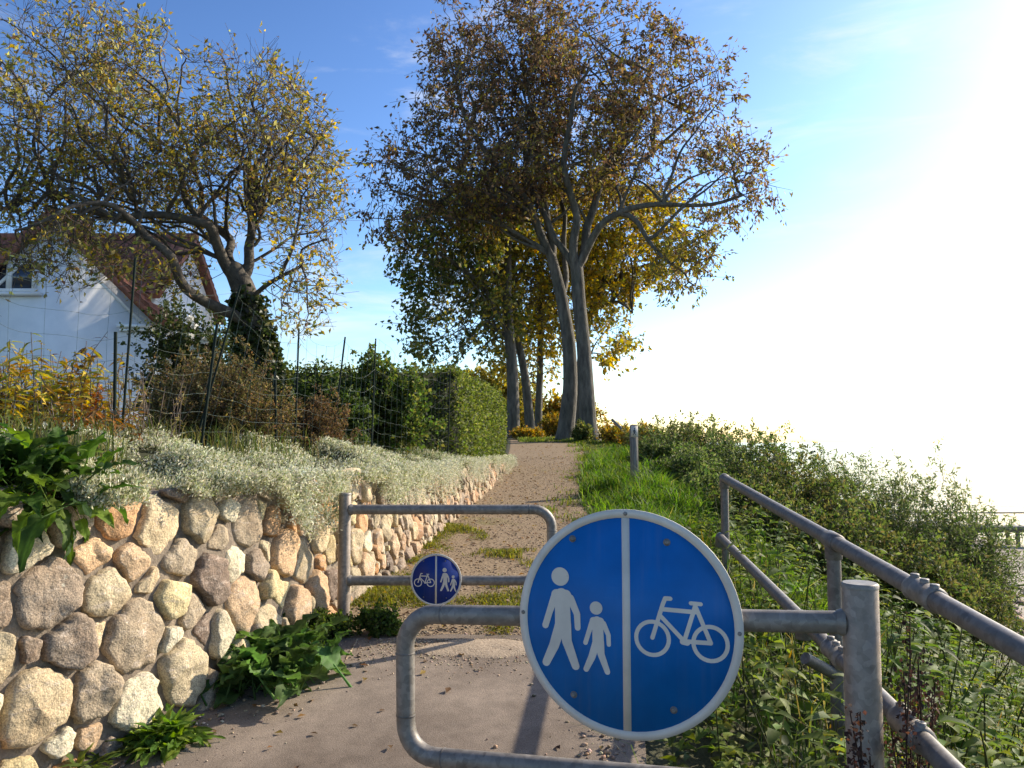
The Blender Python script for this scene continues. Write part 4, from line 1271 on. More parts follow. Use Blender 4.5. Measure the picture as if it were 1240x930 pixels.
def perennial(name, label, loc, n, h, spread, L, pal, seed, ratio=.28, mat=M_DRY, palw=None, lean=.25, group=None, cat='plant', per=24):
    rng = np.random.default_rng(seed)
    A, B, LP, LD = [], [], [], []
    for k in range(n):
        a = rng.uniform(0, 2 * math.pi); r = spread * math.sqrt(rng.uniform())
        p0 = np.array([r * math.cos(a), r * math.sin(a), 0]); hh = h * rng.uniform(.6, 1.1)
        p1 = p0 + np.array([rng.normal(0, lean), rng.normal(0, lean), 1]) * hh
        mid = (p0 + p1) / 2 + rng.normal(0, .03, 3)
        A += [p0, mid]; B += [mid, p1]
        f = rng.uniform(.12, 1, per)[:, None]
        q = np.where(f < .5, p0 + (mid - p0) * f * 2, mid + (p1 - mid) * (f * 2 - 1))
        LP.append(q); aa = rng.uniform(0, 2 * math.pi, per)
        LD.append(np.stack([np.cos(aa), np.sin(aa), rng.uniform(-.5, .7, per)], 1))
    LP, LD = np.concatenate(LP), np.concatenate(LD)
    Ls = L * rng.uniform(.5, 1.2, len(LP))
    root = empty(name, loc); tag(root, label, cat, group)
    s_ = segs(np.array(A), np.array(B), .0035, .002, 4)
    build('stems', [(s_[0], s_[1])], M_TWIG, root)
    build('leaves', [leaf8(LP, LD, np.array([[0, 0, 1.0]]) + rng.normal(0, .4, LP.shape), Ls, Ls * ratio, palette(len(LP), pal, palw, .2, rng), droop=.4)], mat, root)
    return root
def gp(u, d, dz=-.02):
    x = (u - 620) / 960 * d; return (x, d, float(H(x, d)) + dz)
GR = 'autumn perennials behind the netting'
perennial('perennial_plant', 'tall yellow leafy clump in front of the white gable, left of the orange stalk', gp(60, 4.75), 90, .62, .42, .075, [(.55, .40, .04), (.42, .36, .06), (.22, .24, .045), (.4, .22, .035)], 120, group=GR, per=30)
perennial('perennial_plant', 'shorter yellow leafy clump cut by the left edge, below the house window', gp(15, 4.9), 60, .56, .34, .075, [(.48, .34, .04), (.42, .22, .035), (.22, .23, .045)], 121, group=GR, per=26)
perennial('perennial_plant', 'single rusty orange feathery stalk', gp(117, 4.55), 3, .50, .03, .06, [(.5, .16, .025), (.4, .13, .02)], 122, ratio=.2, lean=.05, per=70, group=GR)
perennial('perennial_plant', 'tall thin stalk with a few curled orange leaves against the white house', gp(99, 4.9), 1, 1.02, .02, .08, [(.42, .2, .03), (.38, .27, .05), (.1, .06, .03)], 123, ratio=.6, lean=.03, per=34, group=GR)
perennial('perennial_plant', 'dark dried branching perennial standing above the yellow clump', gp(28, 5.1), 9, .86, .16, .06, [(.06, .035, .03), (.1, .05, .04)], 124, ratio=.22, lean=.3, per=14, group=GR)
perennial('perennial_plant', 'low bronze ferny foliage under the orange stalk', gp(105, 4.4), 30, .30, .22, .07, [(.36, .15, .03), (.25, .14, .04), (.15, .1, .03)], 125, ratio=.22, lean=.5, per=22, group=GR)
perennial('perennial_plant', 'pale straw coloured dead stalks at the foot of the tall fence stake', gp(170, 4.75), 30, .52, .22, .04, [(.3, .24, .11), (.22, .19, .06)], 126, ratio=.2, lean=.12, per=10, group=GR)

# ------------------------------------------------------------------- hedge
def make_hedge():
    rng = np.random.default_rng(130)
    root = empty('clipped_hedge', (-.8, 11.3, float(H(-.8, 11.3))))
    tag(root, 'tall clipped green hedge with flat sunlit side along the top of the wall', 'hedge')
    o = np.array(root.location)
    ztop = CAM_Z + 1.06
    # plan outline: right face follows the wall, wing goes left at the near end
    foot = [(-.74, 11.2), (-.16, 17.0), (-1.5, 17.1), (-1.75, 12.5), (-4.8, 12.5), (-4.8, 11.3)]
    parts, leaves = [], []
    def panel(a, b, z0, z1, n):
        a, b = np.array(a), np.array(b); L = np.linalg.norm(b - a); t = (b - a) / L; nv = np.array([t[1], -t[0]])
        s = rng.uniform(0, L, n); z = rng.uniform(0, 1, n)
        zz = z0 + (z1 - z0) * z
        out = .06 * (fbm(np.stack([s * 1.7, zz * 1.7, 0 * s + L], -1)) - .5) * 2 + rng.normal(0, .025, n) - .12 * smooth01(.86, 1, z)
        p = np.stack([a[0] + t[0] * s + nv[0] * out, a[1] + t[1] * s + nv[1] * out, zz], 1)
        return p, np.array([nv[0], nv[1], .3])
    k = len(foot)
    for i in range(k):
        a, b = foot[i], foot[(i + 1) % k]
        zb = min(float(H(a[0], a[1])), float(H(b[0], b[1])), 1.2) - (.16 if i in (0, 1) else .05)
        L = math.hypot(b[0] - a[0], b[1] - a[1])
        n = int(L * 2600) if i in (0, 5) else int(L * 700)
        if i == 5: n = int(L * 2400)
        p, nv = panel(a, b, zb, ztop + rng.normal(0, .0), n)
        leaves.append((p, nv))
    top = []
    while len(top) < 5200:
        q = (rng.uniform(-4.9, 0), rng.uniform(11.2, 17.2))
        ins = (q[1] < 12.45 and -4.8 < q[0] < -.78 + .1 * (q[1] - 11.3)) or (q[1] >= 12.45 and -1.7 < q[0] < -.78 + .1 * (q[1] - 11.2))
        if ins: top.append((q[0], q[1], ztop + .05 * rng.normal() - .02))
    leaves.append((np.array(top), np.array([0, 0, 1.0])))
    geo = []
    for p, nv in leaves:
        D = nrm(nv[None] * .5 + rng.normal(0, .7, p.shape))
        L = rng.uniform(.03, .06, len(p))
        c = palette(len(p), [(.08, .11, .022), (.13, .16, .035), (.2, .22, .06), (.055, .075, .016)], [3, 3, 2, 2], .2, rng)
        geo.append(leaf2(p - o, D, nv[None] + rng.normal(0, .5, p.shape), L, L * .7, c))
    build('foliage', geo, M_LEAF, root)
    # woody inside
    ft = np.array(foot); c = ft.mean(0)
    V, F = [], []
    def inner(poly, z0, z1):
        n = len(poly); b = len(V)
        for q in poly: V.append((q[0], q[1], z0))
        for q in poly: V.append((q[0], q[1], z1))
        for i in range(n): F.append([b + i, b + (i + 1) % n, b + n + (i + 1) % n, b + n + i])
        F.append([b + n + i for i in range(n)])
    inner([(-.82, 11.28), (-.25, 16.92), (-1.42, 17.0), (-1.68, 12.4), (-4.7, 12.4), (-4.7, 11.38)], .9, ztop - .07)
    build('branch_core', [(np.array(V) - o, F)], MATS['hedge_core'], root, False)
t = NT('hedge_core'); t.set(Base_Color=t.ramp(t.noise(20, 4), [(.3, (.012, .014, .006)), (.7, (.035, .04, .015))]), Roughness=.95)
make_hedge()

# ------------------------------------------------------------------- netting fence
def make_fence():
    rng = np.random.default_rng(140)
    st = [((-40, 535), (-30, 275), 4.1), ((148, 520), (164, 312), 4.6), ((238, 532), (291, 346), 5.3), ((357, 540), (362, 398), 6.3), ((402, 540), (418, 408), 7.0), ((450, 535), (455, 410), 8.0), ((543, 525), (545, 447), 10.3)]
    root = empty('garden_fence', tuple(P(148, 520, 4.6)))
    tag(root, 'slack wire netting fence on thin leaning stakes along the garden edge', 'fence')
    o = np.array(root.location)
    B, T = [], []
    for (b, tt, d) in st:
        pb, pt = P(*b, d), P(*tt, d)
        gz = H(pb[0], pb[1])
        dirv = pt - pb; pb = pb + dirv * ((gz - .1 - pb[2]) / dirv[2])
        B.append(pb); T.append(pt)
        build('stake', tube([pb - o, pt - o], .0075, 8), M_STAKE, root)
    for b, tt, d in (((139, 520), (140, 402), 4.55), ((243, 530), (263, 392), 5.2), ((335, 535), (333, 450), 6.1)):
        build('stake', tube([P(*b, d) - o - np.array([0, 0, .1]), P(*tt, d) - o], .010, 8), M_STAKE, root)
    B, T = np.array(B), np.array(T)
    # net surface
    seg, f = [], []
    S = []
    for i in range(len(B) - 1):
        L = np.linalg.norm(B[i + 1] - B[i]); m = max(4, int(L / .05))
        for k in range(m): S.append((i, k / m))
    S.append((len(B) - 2, 1.0))
    def net(i, f, h):
        b = B[i] * (1 - f) + B[i + 1] * f; tp = T[i] * (1 - f) + T[i + 1] * f
        p = b + (tp - b) * h
        p = p + np.array([0, 0, -.10 * 4 * f * (1 - f) * h])
        nz = fbm(np.array([[p[0] * 2.3, p[1] * 2.3, h * 2]]))[0] - .5
        return p + np.array([.09, -.05, .10]) * nz
    A, C = [], []
    for h in (.12, .22, .32, .42, .53, .64, .76, .88, .985):
        q = [net(i, f, h) for i, f in S]
        A += q[:-1]; C += q[1:]
    acc = 0; last = None
    for (i, f) in S:
        p = net(i, f, .5)
        if last is not None: acc += np.linalg.norm(p - last)
        last = p
        if acc >= .145:
            acc = 0
            q = [net(i, f, h) for h in np.linspace(.1, .985, 9)]
            A += q[:-1]; C += q[1:]
    s_ = segs(np.array(A) - o, np.array(C) - o, .0010, .0010, 3)
    build('wire_netting', [(s_[0], s_[1])], M_WIRE, root)
make_fence()

# ------------------------------------------------------------------- large-leaved plants
def big_leaves(specs, rng):
    """specs: (base, direction, length, width, droop, colour)"""
    parts = []
    nu, nv = 15, 9
    for base, d, L, W, droop, col, petiole in specs:
        d = nrm(d); base = np.array(base, float)
        side = nrm(np.cross(d, [0, 0, 1.0])); side = nrm(side + np.array([0, 0, rng.normal(0, .3)])); up = np.cross(side, d)
        u = np.linspace(0, 1, nu); v = np.linspace(-1, 1, nv)
        prof = np.sin(np.pi * np.clip(u * .92 + .08, 0, 1) ** .72) ** .62
        ph = rng.uniform(0, 6.28); fr = rng.uniform(9, 15)
        V = []; C = []
        st = base + d * petiole
        for i in range(nu):
            sp = st + d * L * u[i] + up * (-droop * L * u[i] ** 2) 
            for j in range(nv):
                w = W * .5 * prof[i] * v[j]
                wave = .15 * W * math.sin(fr * u[i] + ph + (2 if v[j] > 0 else 0)) * abs(v[j]) ** 2 + .07 * W * math.cos(2.4 * fr * u[i] + ph + 2 * v[j]) * abs(v[j]) + .035 * W * math.sin(31 * u[i] + 9 * v[j] + ph)
                V.append(sp + side * (w * (1 + .11 * math.sin(fr * 1.7 * u[i] + ph * 2))) + up * (.22 * abs(w) + wave))
                vein = 1.0 + (.55 if abs(v[j]) < .01 else 0) + .12 * math.sin(u[i] * 42 - abs(v[j]) * 6)
                C.append(np.array(col) * vein)
        i = np.arange(nu - 1)[:, None] * nv; j = np.arange(nv - 1)[None]
        F = np.stack([i + j, i + j + 1, i + nv + j + 1, i + nv + j], -1).reshape(-1, 4)
        parts.append((np.array(V), F, np.clip(np.array(C), 0, .8)))
        if petiole > .02:
            q = tube([base, base + d * petiole * .6, st + d * .02], [W * .05, W * .04, W * .03], 5, False, np.array(col) * 1.4)
            parts += [(a, b, np.tile(np.array(c), (len(a), 1))) for a, b, c in q]
    return parts

def leafy(name, label, loc, n, Lr, Wr, elev, pal, seed, droop=(.2, .6), pet=(.05, .12), bias=(0, 0, 0), spread=.06, mat=M_LEAF, cat='plant', group=None):
    rng = np.random.default_rng(seed); sp = []
    cols = palette(n, pal, None, .18, rng)
    for k in range(n):
        a = k * 2.399 + rng.normal(0, .3); e = rng.uniform(*elev)
        d = np.array([math.cos(a) * math.cos(e), math.sin(a) * math.cos(e), math.sin(e)]) + np.array(bias)
        L = rng.uniform(*Lr)
        b = np.array([rng.normal(0, spread), rng.normal(0, spread), .01])
        sp.append((b, d, L, L * rng.uniform(*Wr), rng.uniform(*droop), cols[k], rng.uniform(*pet)))
    o = build(name, big_leaves(sp, rng), mat)
    o.location = loc
    tag(o, label, cat, group)
    return o
DK = [(.035, .07, .018), (.05, .095, .022), (.03, .055, .018)]
# big plant hanging over the wall at the left edge
pl = P(45, 600, 3.15); 
leafy('broad_leaved_plant', 'big glossy dark green plant with crinkled leaves hanging over the stone wall', (pl[0] - .06, pl[1] + .02, pl[2] - .03), 170, (.10, .17), (.42, .6), (-.8, 1.3), [(.035, .07, .016), (.055, .10, .02), (.12, .19, .03)], 150, droop=(.3, 1.0), pet=(.03, .20), bias=(.0, -.12, .25), spread=.11)
pl2 = P(-30, 590, 3.1)
leafy('broad_leaved_plant', 'leafy dark green plant cut by the left edge, beside the big hanging one', (pl2[0], pl2[1] + .04, pl2[2] + .02), 120, (.10, .18), (.42, .6), (-.7, 1.3), [(.035, .07, .016), (.06, .105, .02), (.13, .2, .03)], 151, droop=(.3, .9), pet=(.02, .13), bias=(.1, -.1, .3), spread=.13)
# at the foot of the wall
def foot(u, v, dz=.0):
    # intersect the view ray with the path surface
    lo, hi = 1.5, 20
    for _ in range(40):
        m_ = (lo + hi) / 2
        if P(u, v, m_)[2] > g(m_): lo = m_
        else: hi = m_
    q = P(u, v, lo); return (q[0], q[1], float(g(q[1])) + dz)
f1 = foot(318, 838)
leafy('broad_leaved_plant', 'broad leaved green plant growing out of the asphalt at the wall foot', (f1[0] - .02, f1[1] + .05, f1[2]), 90, (.12, .19), (.65, .9), (.25, 1.4), [(.08, .14, .04), (.11, .18, .05), (.055, .10, .026)], 152, droop=(.25, .8), pet=(.06, .17), spread=.12)
f2 = foot(188, 908)
leafy('dandelion_clump', 'clump of bright green toothed dandelion leaves at the wall foot', (f2[0], f2[1] + .04, f2[2]), 170, (.07, .15), (.26, .42), (.05, 1.4), [(.12, .20, .03), (.09, .16, .025), (.18, .25, .04)], 153, droop=(.4, .9), pet=(.0, .03), spread=.05, mat=M_LEAF, group='weeds along the wall foot')
f2 = foot(110, 935)
leafy('dandelion_clump', 'low yellow green weed cut by the bottom edge below the wall', (f2[0], f2[1] + .02, f2[2]), 36, (.07, .13), (.2, .3), (.1, 1.2), [(.12, .16, .03), (.09, .13, .025)], 154, droop=(.4, .9), pet=(.0, .03), spread=.06, mat=M_LEAF, group='weeds along the wall foot')
for k, (u, v, lab, n) in enumerate([(395, 778, 'small leaved green weed just left of the far barrier post foot', 260), (455, 772, 'low dark green weed just right of the far barrier post foot', 180), (360, 790, 'small leaved weed spreading at the wall foot behind the broad leaved plant', 150)]):
    q = foot(u, v); rng = np.random.default_rng(160 + k)
    br, lv = bush_parts(rng, .19, .11, .15, 46, 16, .028, .6, [(.05, .085, .018), (.07, .11, .022), (.1, .14, .03)], sprigs=4, rs=.002, floor=.0, dens_low=.05)
    root = empty('weed', (q[0], q[1] + .05, q[2])); tag(root, lab, 'plant', 'weeds along the wall foot')
    build('stems', [(br[0], br[1])], M_TWIG, root); build('leaves', [lv], M_LEAF, root)

# ------------------------------------------------------------------- grass
def grass_patch(name, label, n, sampler, hr, w, lean, pal, palw, seed, dens=None, mat=M_LEAF):
    rng = np.random.default_rng(seed)
    x, y = sampler(rng, n)
    if dens is not None:
        k = rng.uniform(size=n) < dens(x, y); x, y = x[k], y[k]
    z = H(x, y)
    p = np.stack([x, y, z - .01], 1)
    tuft = fbm(np.stack([x * 2.1, y * 2.1, 0 * x], -1), 2)
    h = rng.uniform(hr[0], hr[1], len(x)) * (.3 + 1.4 * smooth01(.25, .75, tuft))
    c = palette(len(x), pal, palw, .2, rng) * (.8 + .4 * tuft[:, None])
    o = build(name, [blades(p, h, w * (1 + .06 * y), rng.uniform(*lean, len(x)), c, rng)], mat)
    tag(o, label, 'grass', kind='stuff')
GC = [(.09, .17, .025), (.14, .22, .035), (.06, .11, .02), (.23, .25, .06)]
def samp_verge(rng, n):
    y = 4.6 + 14 * rng.uniform(0, 1, n) ** 1.3
    f = rng.uniform(0, 1, n)
    return xpath(y) + .02 + f * (xbank(y) + .35 - xpath(y)), y
grass_patch('verge_grass', 'long bright green grass on the verge right of the gravel path', 52000, samp_verge, (.08, .28), .007, (.3, 1.0), GC, [3, 3.4, 1.6, .7], 170,
            lambda x, y: np.clip(.25 + .9 * smooth01(0, .35, x - xpath(y) - .15 * fbm(np.stack([x * 3, y * 3, 0 * x], -1))), 0, 1))
def samp_lawn(rng, n):
    y = 8 + 22 * rng.uniform(0, 1, n) ** .9; return rng.uniform(.2, 5.5, n), y
grass_patch('lawn_grass', 'short mown grass round the top of the path and tree bases', 60000, samp_lawn, (.03, .10), .008, (.2, .8), [(.10, .15, .025), (.15, .18, .035), (.2, .19, .05)], [3, 2, 1], 171,
            lambda x, y: (smooth01(-.45, .1, x - xpath(y) + .9 * (fbm(np.stack([x * 2, y * 1.2, 0 * x], -1)) - .5)) + smooth01(24.2, 25.4, y + 1.5 * (fbm(np.stack([x * 1.5, y, 0 * x], -1)) - .5))).clip(0, 1))
def samp_moss(rng, n):
    y = 4.75 + 5.5 * rng.uniform(0, 1, n) ** 1.5; return xw(y) + rng.uniform(.0, 1.5, n), y
grass_patch('moss_grass', 'short yellow green grass and moss creeping over the gravel by the wall', 90000, samp_moss, (.012, .05), .006, (.2, 1.0), [(.17, .17, .03), (.22, .2, .04), (.11, .13, .025)], None, 172,
            lambda x, y: smooth01(.47, .6, fbm(np.stack([x * 1.7, y * 1.1, 0 * x + 4], -1), 3) + .26 * smooth01(.85, .1, x - xw(y)) * smooth01(10, 7.5, y) - .03 - .1 * smooth01(6.5, 9, y)) * smooth01(1.6, .8, x - xw(y)))

# ------------------------------------------------------------------- undergrowth
def nettle(rng, h, pairs, L, pal):
    parts = []
    lean = rng.normal(0, .12, 2)
    t = np.linspace(0, 1, 7)
    q = np.stack([lean[0] * t ** 1.5 * h, lean[1] * t ** 1.5 * h, t * h], 1)
    parts.append(segs(q[:-1], q[1:], .0032, .0022, 4, np.array([.07, .08, .03])))
    LP, LD = [], []
    for k in range(pairs):
        f = .2 + .8 * k / (pairs - 1)
        p = np.array([lean[0] * f ** 1.5 * h, lean[1] * f ** 1.5 * h, f * h])
        a = k * 1.57 + rng.normal(0, .3)
        for s in (0, math.pi):
            LP.append(p); LD.append([math.cos(a + s), math.sin(a + s), rng.uniform(-.1, .6)])
    LP, LD = np.array(LP), np.array(LD)
    Ls = L * rng.uniform(.6, 1.15, len(LP)) * np.linspace(1.1, .5, pairs).repeat(2)
    parts.append(leaf8(LP, LD, np.array([[0, 0, 1.0]]) + rng.normal(0, .25, LP.shape), Ls, Ls * .55, palette(len(LP), pal, None, .18, rng), droop=.45))
    return parts
def make_undergrowth():
    rng = np.random.default_rng(180)
    protos = [nettle(rng, rng.uniform(.32, .62), rng.integers(6, 9), rng.uniform(.085, .135), p) for p in ([(.11, .17, .03), (.15, .21, .04)], [(.14, .19, .035), (.2, .23, .045)], [(.065, .11, .022), (.10, .15, .03)], [(.30, .31, .05), (.18, .22, .04)], [(.11, .15, .04), (.2, .24, .08)], [(.08, .13, .025), (.13, .17, .035)])]
    parts = []
    n = 0
    while n < 1000:
        y = 1.7 + 6.3 * rng.uniform() ** 1.25; x = rng.uniform(.45, 5.2)
        lo = np.interp(y, [1.5, 3, 4.5, 6, 8], [.50, .58, .95, 1.35, 1.75])
        if x < lo or x > .95 * y + .6: continue
        if abs(x - xbank(y)) < 4.2 and rng.uniform() < .97:
            sc = rng.uniform(.6, 1.15) * (.55 + .45 * smooth01(0, .35, x - lo))
            if y < 2.7 and x < 1.3: sc *= .8
            for p in protos[rng.integers(len(protos))]:
                parts.append(xf(p, (x, y, float(H(x, y)) - .02), rng.uniform(0, 6.28), sc, (rng.normal(0, .15), rng.normal(0, .15))))
            n += 1
    # low carpet
    m = 5200
    y = 1.7 + 6.5 * rng.uniform(size=m) ** 1.2; x = rng.uniform(.4, 5.5, m)
    lo = np.interp(y, [1.5, 3, 4.5, 6, 8], [.42, .5, .85, 1.2, 1.6])
    k = (x > lo) & (x < .95 * y + .6); x, y = x[k], y[k]
    p = np.stack([x, y, H(x, y) + rng.uniform(.02, .2, len(x))], 1)
    a = rng.uniform(0, 6.28, len(x))
    L = rng.uniform(.04, .085, len(x))
    parts.append(leaf8(p, np.stack([np.cos(a), np.sin(a), rng.uniform(-.3, .6, len(x))], 1), np.array([[0, 0, 1.0]]) + rng.normal(0, .35, p.shape), L, L * .6, palette(len(x), [(.08, .12, .024), (.13, .17, .03), (.2, .21, .04), (.05, .075, .02)], None, .2, rng)))
    tag(build('undergrowth', parts, M_LEAF), 'tangled nettles and weeds covering the bank under the handrail', 'undergrowth', kind='stuff')
    # coarse grass among the nettles
    m = 5200
    y = 1.7 + 5.5 * rng.uniform(size=m) ** 1.3; x = rng.uniform(.42, 4.5, m)
    lo = np.interp(y, [1.5, 3, 4.5, 6], [.44, .5, .8, 1.1])
    k = (x > lo) & (x < .9 * y + .5) & (fbm(np.stack([x * 1.6, y * 1.6, 0 * x + 7], -1), 2) > .45); x, y = x[k], y[k]
    p = np.stack([x, y, H(x, y) - .01], 1)
    tag(build('bank_grass', [blades(p, rng.uniform(.15, .5, len(x)), .008, rng.uniform(.2, 1.0, len(x)), palette(len(x), [(.08, .13, .025), (.13, .17, .04), (.24, .2, .07), (.3, .22, .05)], [4, 3, 1, .5], .2, rng), rng)], M_LEAF), 'coarse green and straw coloured grass among the nettles', 'grass', kind='stuff')
make_undergrowth()

def seed_stalk(label, loc, h, seed, n=7):
    rng = np.random.default_rng(seed); A, B, pp = [], [], []
    for k in range(n):
        a = rng.uniform(0, 6.28); p0 = np.array([rng.normal(0, .02), rng.normal(0, .02), 0]); hh = h * rng.uniform(.6, 1)
        p1 = np.array([math.cos(a) * .10 * rng.uniform(.3, 1.2), math.sin(a) * .1, 1 * hh])
        q = [p0 + (p1 - p0) * t + rng.normal(0, .006, 3) for t in np.linspace(0, 1, 6)]
        A += q[:-1]; B += q[1:]
        for t in rng.uniform(.3, 1, 165): pp.append(p0 + (p1 - p0) * t + rng.normal(0, .011, 3))
    root = empty('dock_stalk', loc); tag(root, label, 'plant', 'dead dock stalks by the near post')
    s_ = segs(np.array(A), np.array(B), .0028, .0018, 4, np.array([.05, .03, .022]))
    pp = np.array(pp); L = rng.uniform(.008, .016, len(pp))
    build('stems', [s_], M_DRY, root)
    build('seeds', [leaf2(pp, rdir(len(pp), rng), rdir(len(pp), rng), L, L * .9, palette(len(pp), [(.05, .028, .022), (.09, .045, .03), (.03, .02, .018)], None, .2, rng))], M_DRY, root)
x, y = P(1062, 700, 2.05)[0], 2.05
seed_stalk('dark dead dock stalk in front of the near barrier post', (x - .02, y - .02, float(H(x, y))), .86, 190, 6)
seed_stalk('dark dead dock stalk just right of the near barrier post', (x + .12, y + .15, float(H(x + .12, y + .15))), .95, 191, 8)
seed_stalk('shorter dark dock stalk left of the near barrier post', (x - .13, y + .02, float(H(x - .13, y))), .72, 192, 5)

# ------------------------------------------------------------------- pebbles, sand, fallen leaves
def pebbles(name, label, n, sampler, size, seed, mat, pal, dz=.0):
    rng = np.random.default_rng(seed)
    x, y = sampler(rng, n)
    bm = bmesh.new(); bmesh.ops.create_icosphere(bm, subdivisions=1, radius=1)
    V0 = np.array([v.co for v in bm.verts]); F0 = np.array([[v.index for v in f.verts] for f in bm.faces]); bm.free()
    s = size[0] + (size[1] - size[0]) * rng.uniform(0, 1, n) ** 3
    sc = s[:, None] * rng.uniform(.6, 1.2, (n, 3)) * np.array([[1, 1, .65]])
    a = rng.uniform(0, 6.28, n)
    V = V0[None] * (1 + .22 * rng.normal(size=(n, len(V0), 1))) * sc[:, None]
    ca, sa = np.cos(a)[:, None], np.sin(a)[:, None]
    X = V[..., 0] * ca - V[..., 1] * sa; Y = V[..., 0] * sa + V[..., 1] * ca
    V = np.stack([X + x[:, None], Y + y[:, None], V[..., 2] + (g(y) + dz + s * .35)[:, None]], -1).reshape(-1, 3)
    F = (np.arange(n)[:, None, None] * len(V0) + F0[None]).reshape(-1, 3)
    c = np.repeat(palette(n, pal, None, .2, rng), len(V0), 0)
    tag(build(name, [(V, F, c)], mat, None, False), label, 'gravel', kind='stuff')
PEB = [(.34, .27, .2), (.46, .38, .3), (.22, .17, .13), (.4, .27, .18)]
def s_edge(rng, n):
    k = n // 2
    y1 = rng.uniform(2.2, 4.7, k); x1 = xw(y1) + .05 + np.abs(rng.normal(0, .22, k))
    y2 = rng.uniform(2.2, 4.75, n - k); x2 = np.interp(y2, [0, 3, 4.8], [.42, .42, .65]) - np.abs(rng.normal(0, .16, n - k))
    return np.concatenate([x1, x2]), np.concatenate([y1, y2])
pebbles('pebbles', 'small pebbles and grit scattered along the asphalt edges', 1500, s_edge, (.003, .014), 200, M_STONE, PEB, .012)
def s_sand(rng, n):
    y = 4.72 - np.abs(rng.normal(0, .2, n)); return rng.normal(-.22, .42, n).clip(-.9, .7), y
pebbles('sand_grit', 'pale sand and grit washed off the gravel onto the asphalt', 5200, s_sand, (.002, .008), 201, M_STONE, [(.4, .31, .2), (.48, .38, .26), (.3, .22, .14)], .011)
def sand_drift():
    rng = np.random.default_rng(203); c = foot(592, 788)
    nr, na = 10, 48; V = []
    for i in range(nr):
        for j in range(na):
            a = j / na * 2 * math.pi; r = i / (nr - 1)
            e = .6 + .8 * fbm(np.array([[math.cos(a) * 1.6, math.sin(a) * 1.6, 3.3]]), 3)[0]
            x = c[0] + .46 * r * e * math.cos(a); y = c[1] + .15 * r * e * math.sin(a)
            z = g(y) + .0135 + .016 * (1 - r ** 1.5) * (.4 + fbm(np.array([[x * 9, y * 9, 0]]))[0]) - (.006 if i == nr - 1 else 0)
            V.append((x, y, z))
    i = np.arange(nr - 1)[:, None] * na; j = np.arange(na)[None]; j2 = (j + 1) % na
    F = np.stack([i + j, i + na + j, i + na + j2, i + j2], -1).reshape(-1, 4)
    tag(build('sand_drift', [(np.array(V), F)], M_SAND), 'pale sand washed from the gravel onto the asphalt', 'sand', kind='stuff')
sand_drift()
def s_path(rng, n):
    y = 4.8 + 14 * rng.uniform(0, 1, n) ** 2.0; return xw(y) + .02 + (xpath(y) - xw(y)) * rng.uniform(0, 1, n), y
pebbles('path_gravel', 'loose gravel stones on the path surface', 16000, s_path, (.003, .011), 202, M_STONE, [(.27, .2, .135), (.34, .26, .18), (.18, .13, .09), (.23, .165, .11)], .004)
def fallen(n, seed):
    rng = np.random.default_rng(seed)
    y = 3.0 + 20 * rng.uniform(size=n) ** 1.5; x = xw(y) + .05 + (xpath(y) + .4 - xw(y)) * rng.uniform(size=n)
    k = (rng.uniform(size=n) < np.where(y < 4.8, .25, 1)); x, y = x[k], y[k]
    p = np.stack([x, y, g(y) + .02], 1); a = rng.uniform(0, 6.28, len(x))
    L = rng.uniform(.025, .06, len(x))
    o = build('fallen_leaves', [leaf2(p, np.stack([np.cos(a), np.sin(a), rng.normal(0, .15, len(x))], 1), np.array([[0, 0, 1.0]]) + rng.normal(0, .3, p.shape), L, L * .6, palette(len(x), [(.14, .08, .04), (.22, .13, .05), (.08, .05, .03), (.3, .2, .05)], None, .2, rng))], M_DRY)
    tag(o, 'dry brown fallen leaves scattered over the gravel path', 'leaves', kind='stuff')
fallen(1500, 205)

# ------------------------------------------------------------------- marker post & stick
def make_marker():
    b = P(768, 563, 11.6); tp = P(768, 514, 11.6)
    zb = float(H(b[0], b[1]))
    root = empty('marker_post', (b[0], b[1], zb))
    tag(root, 'short grey wooden marker post with a white walking figure plate', 'marker post')
    h = tp[2] - zb
    w = .105
    build('post', [box((0, 0, h / 2 - .1), (w, w, h + .2 - .03)), (np.array([[-w / 2, -w / 2, h - .014], [w / 2, -w / 2, h - .014], [w / 2, w / 2, h - .014], [-w / 2, w / 2, h - .014], [-w / 2 + .02, -w / 2 + .02, h], [w / 2 - .02, -w / 2 + .02, h], [w / 2 - .02, w / 2 - .02, h], [-w / 2 + .02, w / 2 - .02, h]]), [[0, 1, 5, 4], [1, 2, 6, 5], [2, 3, 7, 6], [3, 0, 4, 7], [4, 5, 6, 7]])], M_WOOD, root, False)
    pl = build('plate', [box((0, -w / 2 - .003, h - .105), (.102, .006, .16))], M_WHITE, root, False)
    r = .115
    wk = union_flat(walker_parts(r, -1, 0, 0, 1.0, 0), 0)
    wk = [(np.array(p[0]) + np.array([0, -w / 2 - .0062, h - .063]), p[1]) for p in wk]
    build('walking_figure', wk, M_BLACK, pl, False)
make_marker()
a, b = P(762, 528, 23.0), P(741, 508, 23.4)
o = build('leaning_pole', tube([np.array([0, 0, 0]), b - a], .045, 8), M_WOOD); o.location = tuple(a)
tag(o, 'weathered wooden pole leaning over the shrubs right of the thick trunks', 'pole')

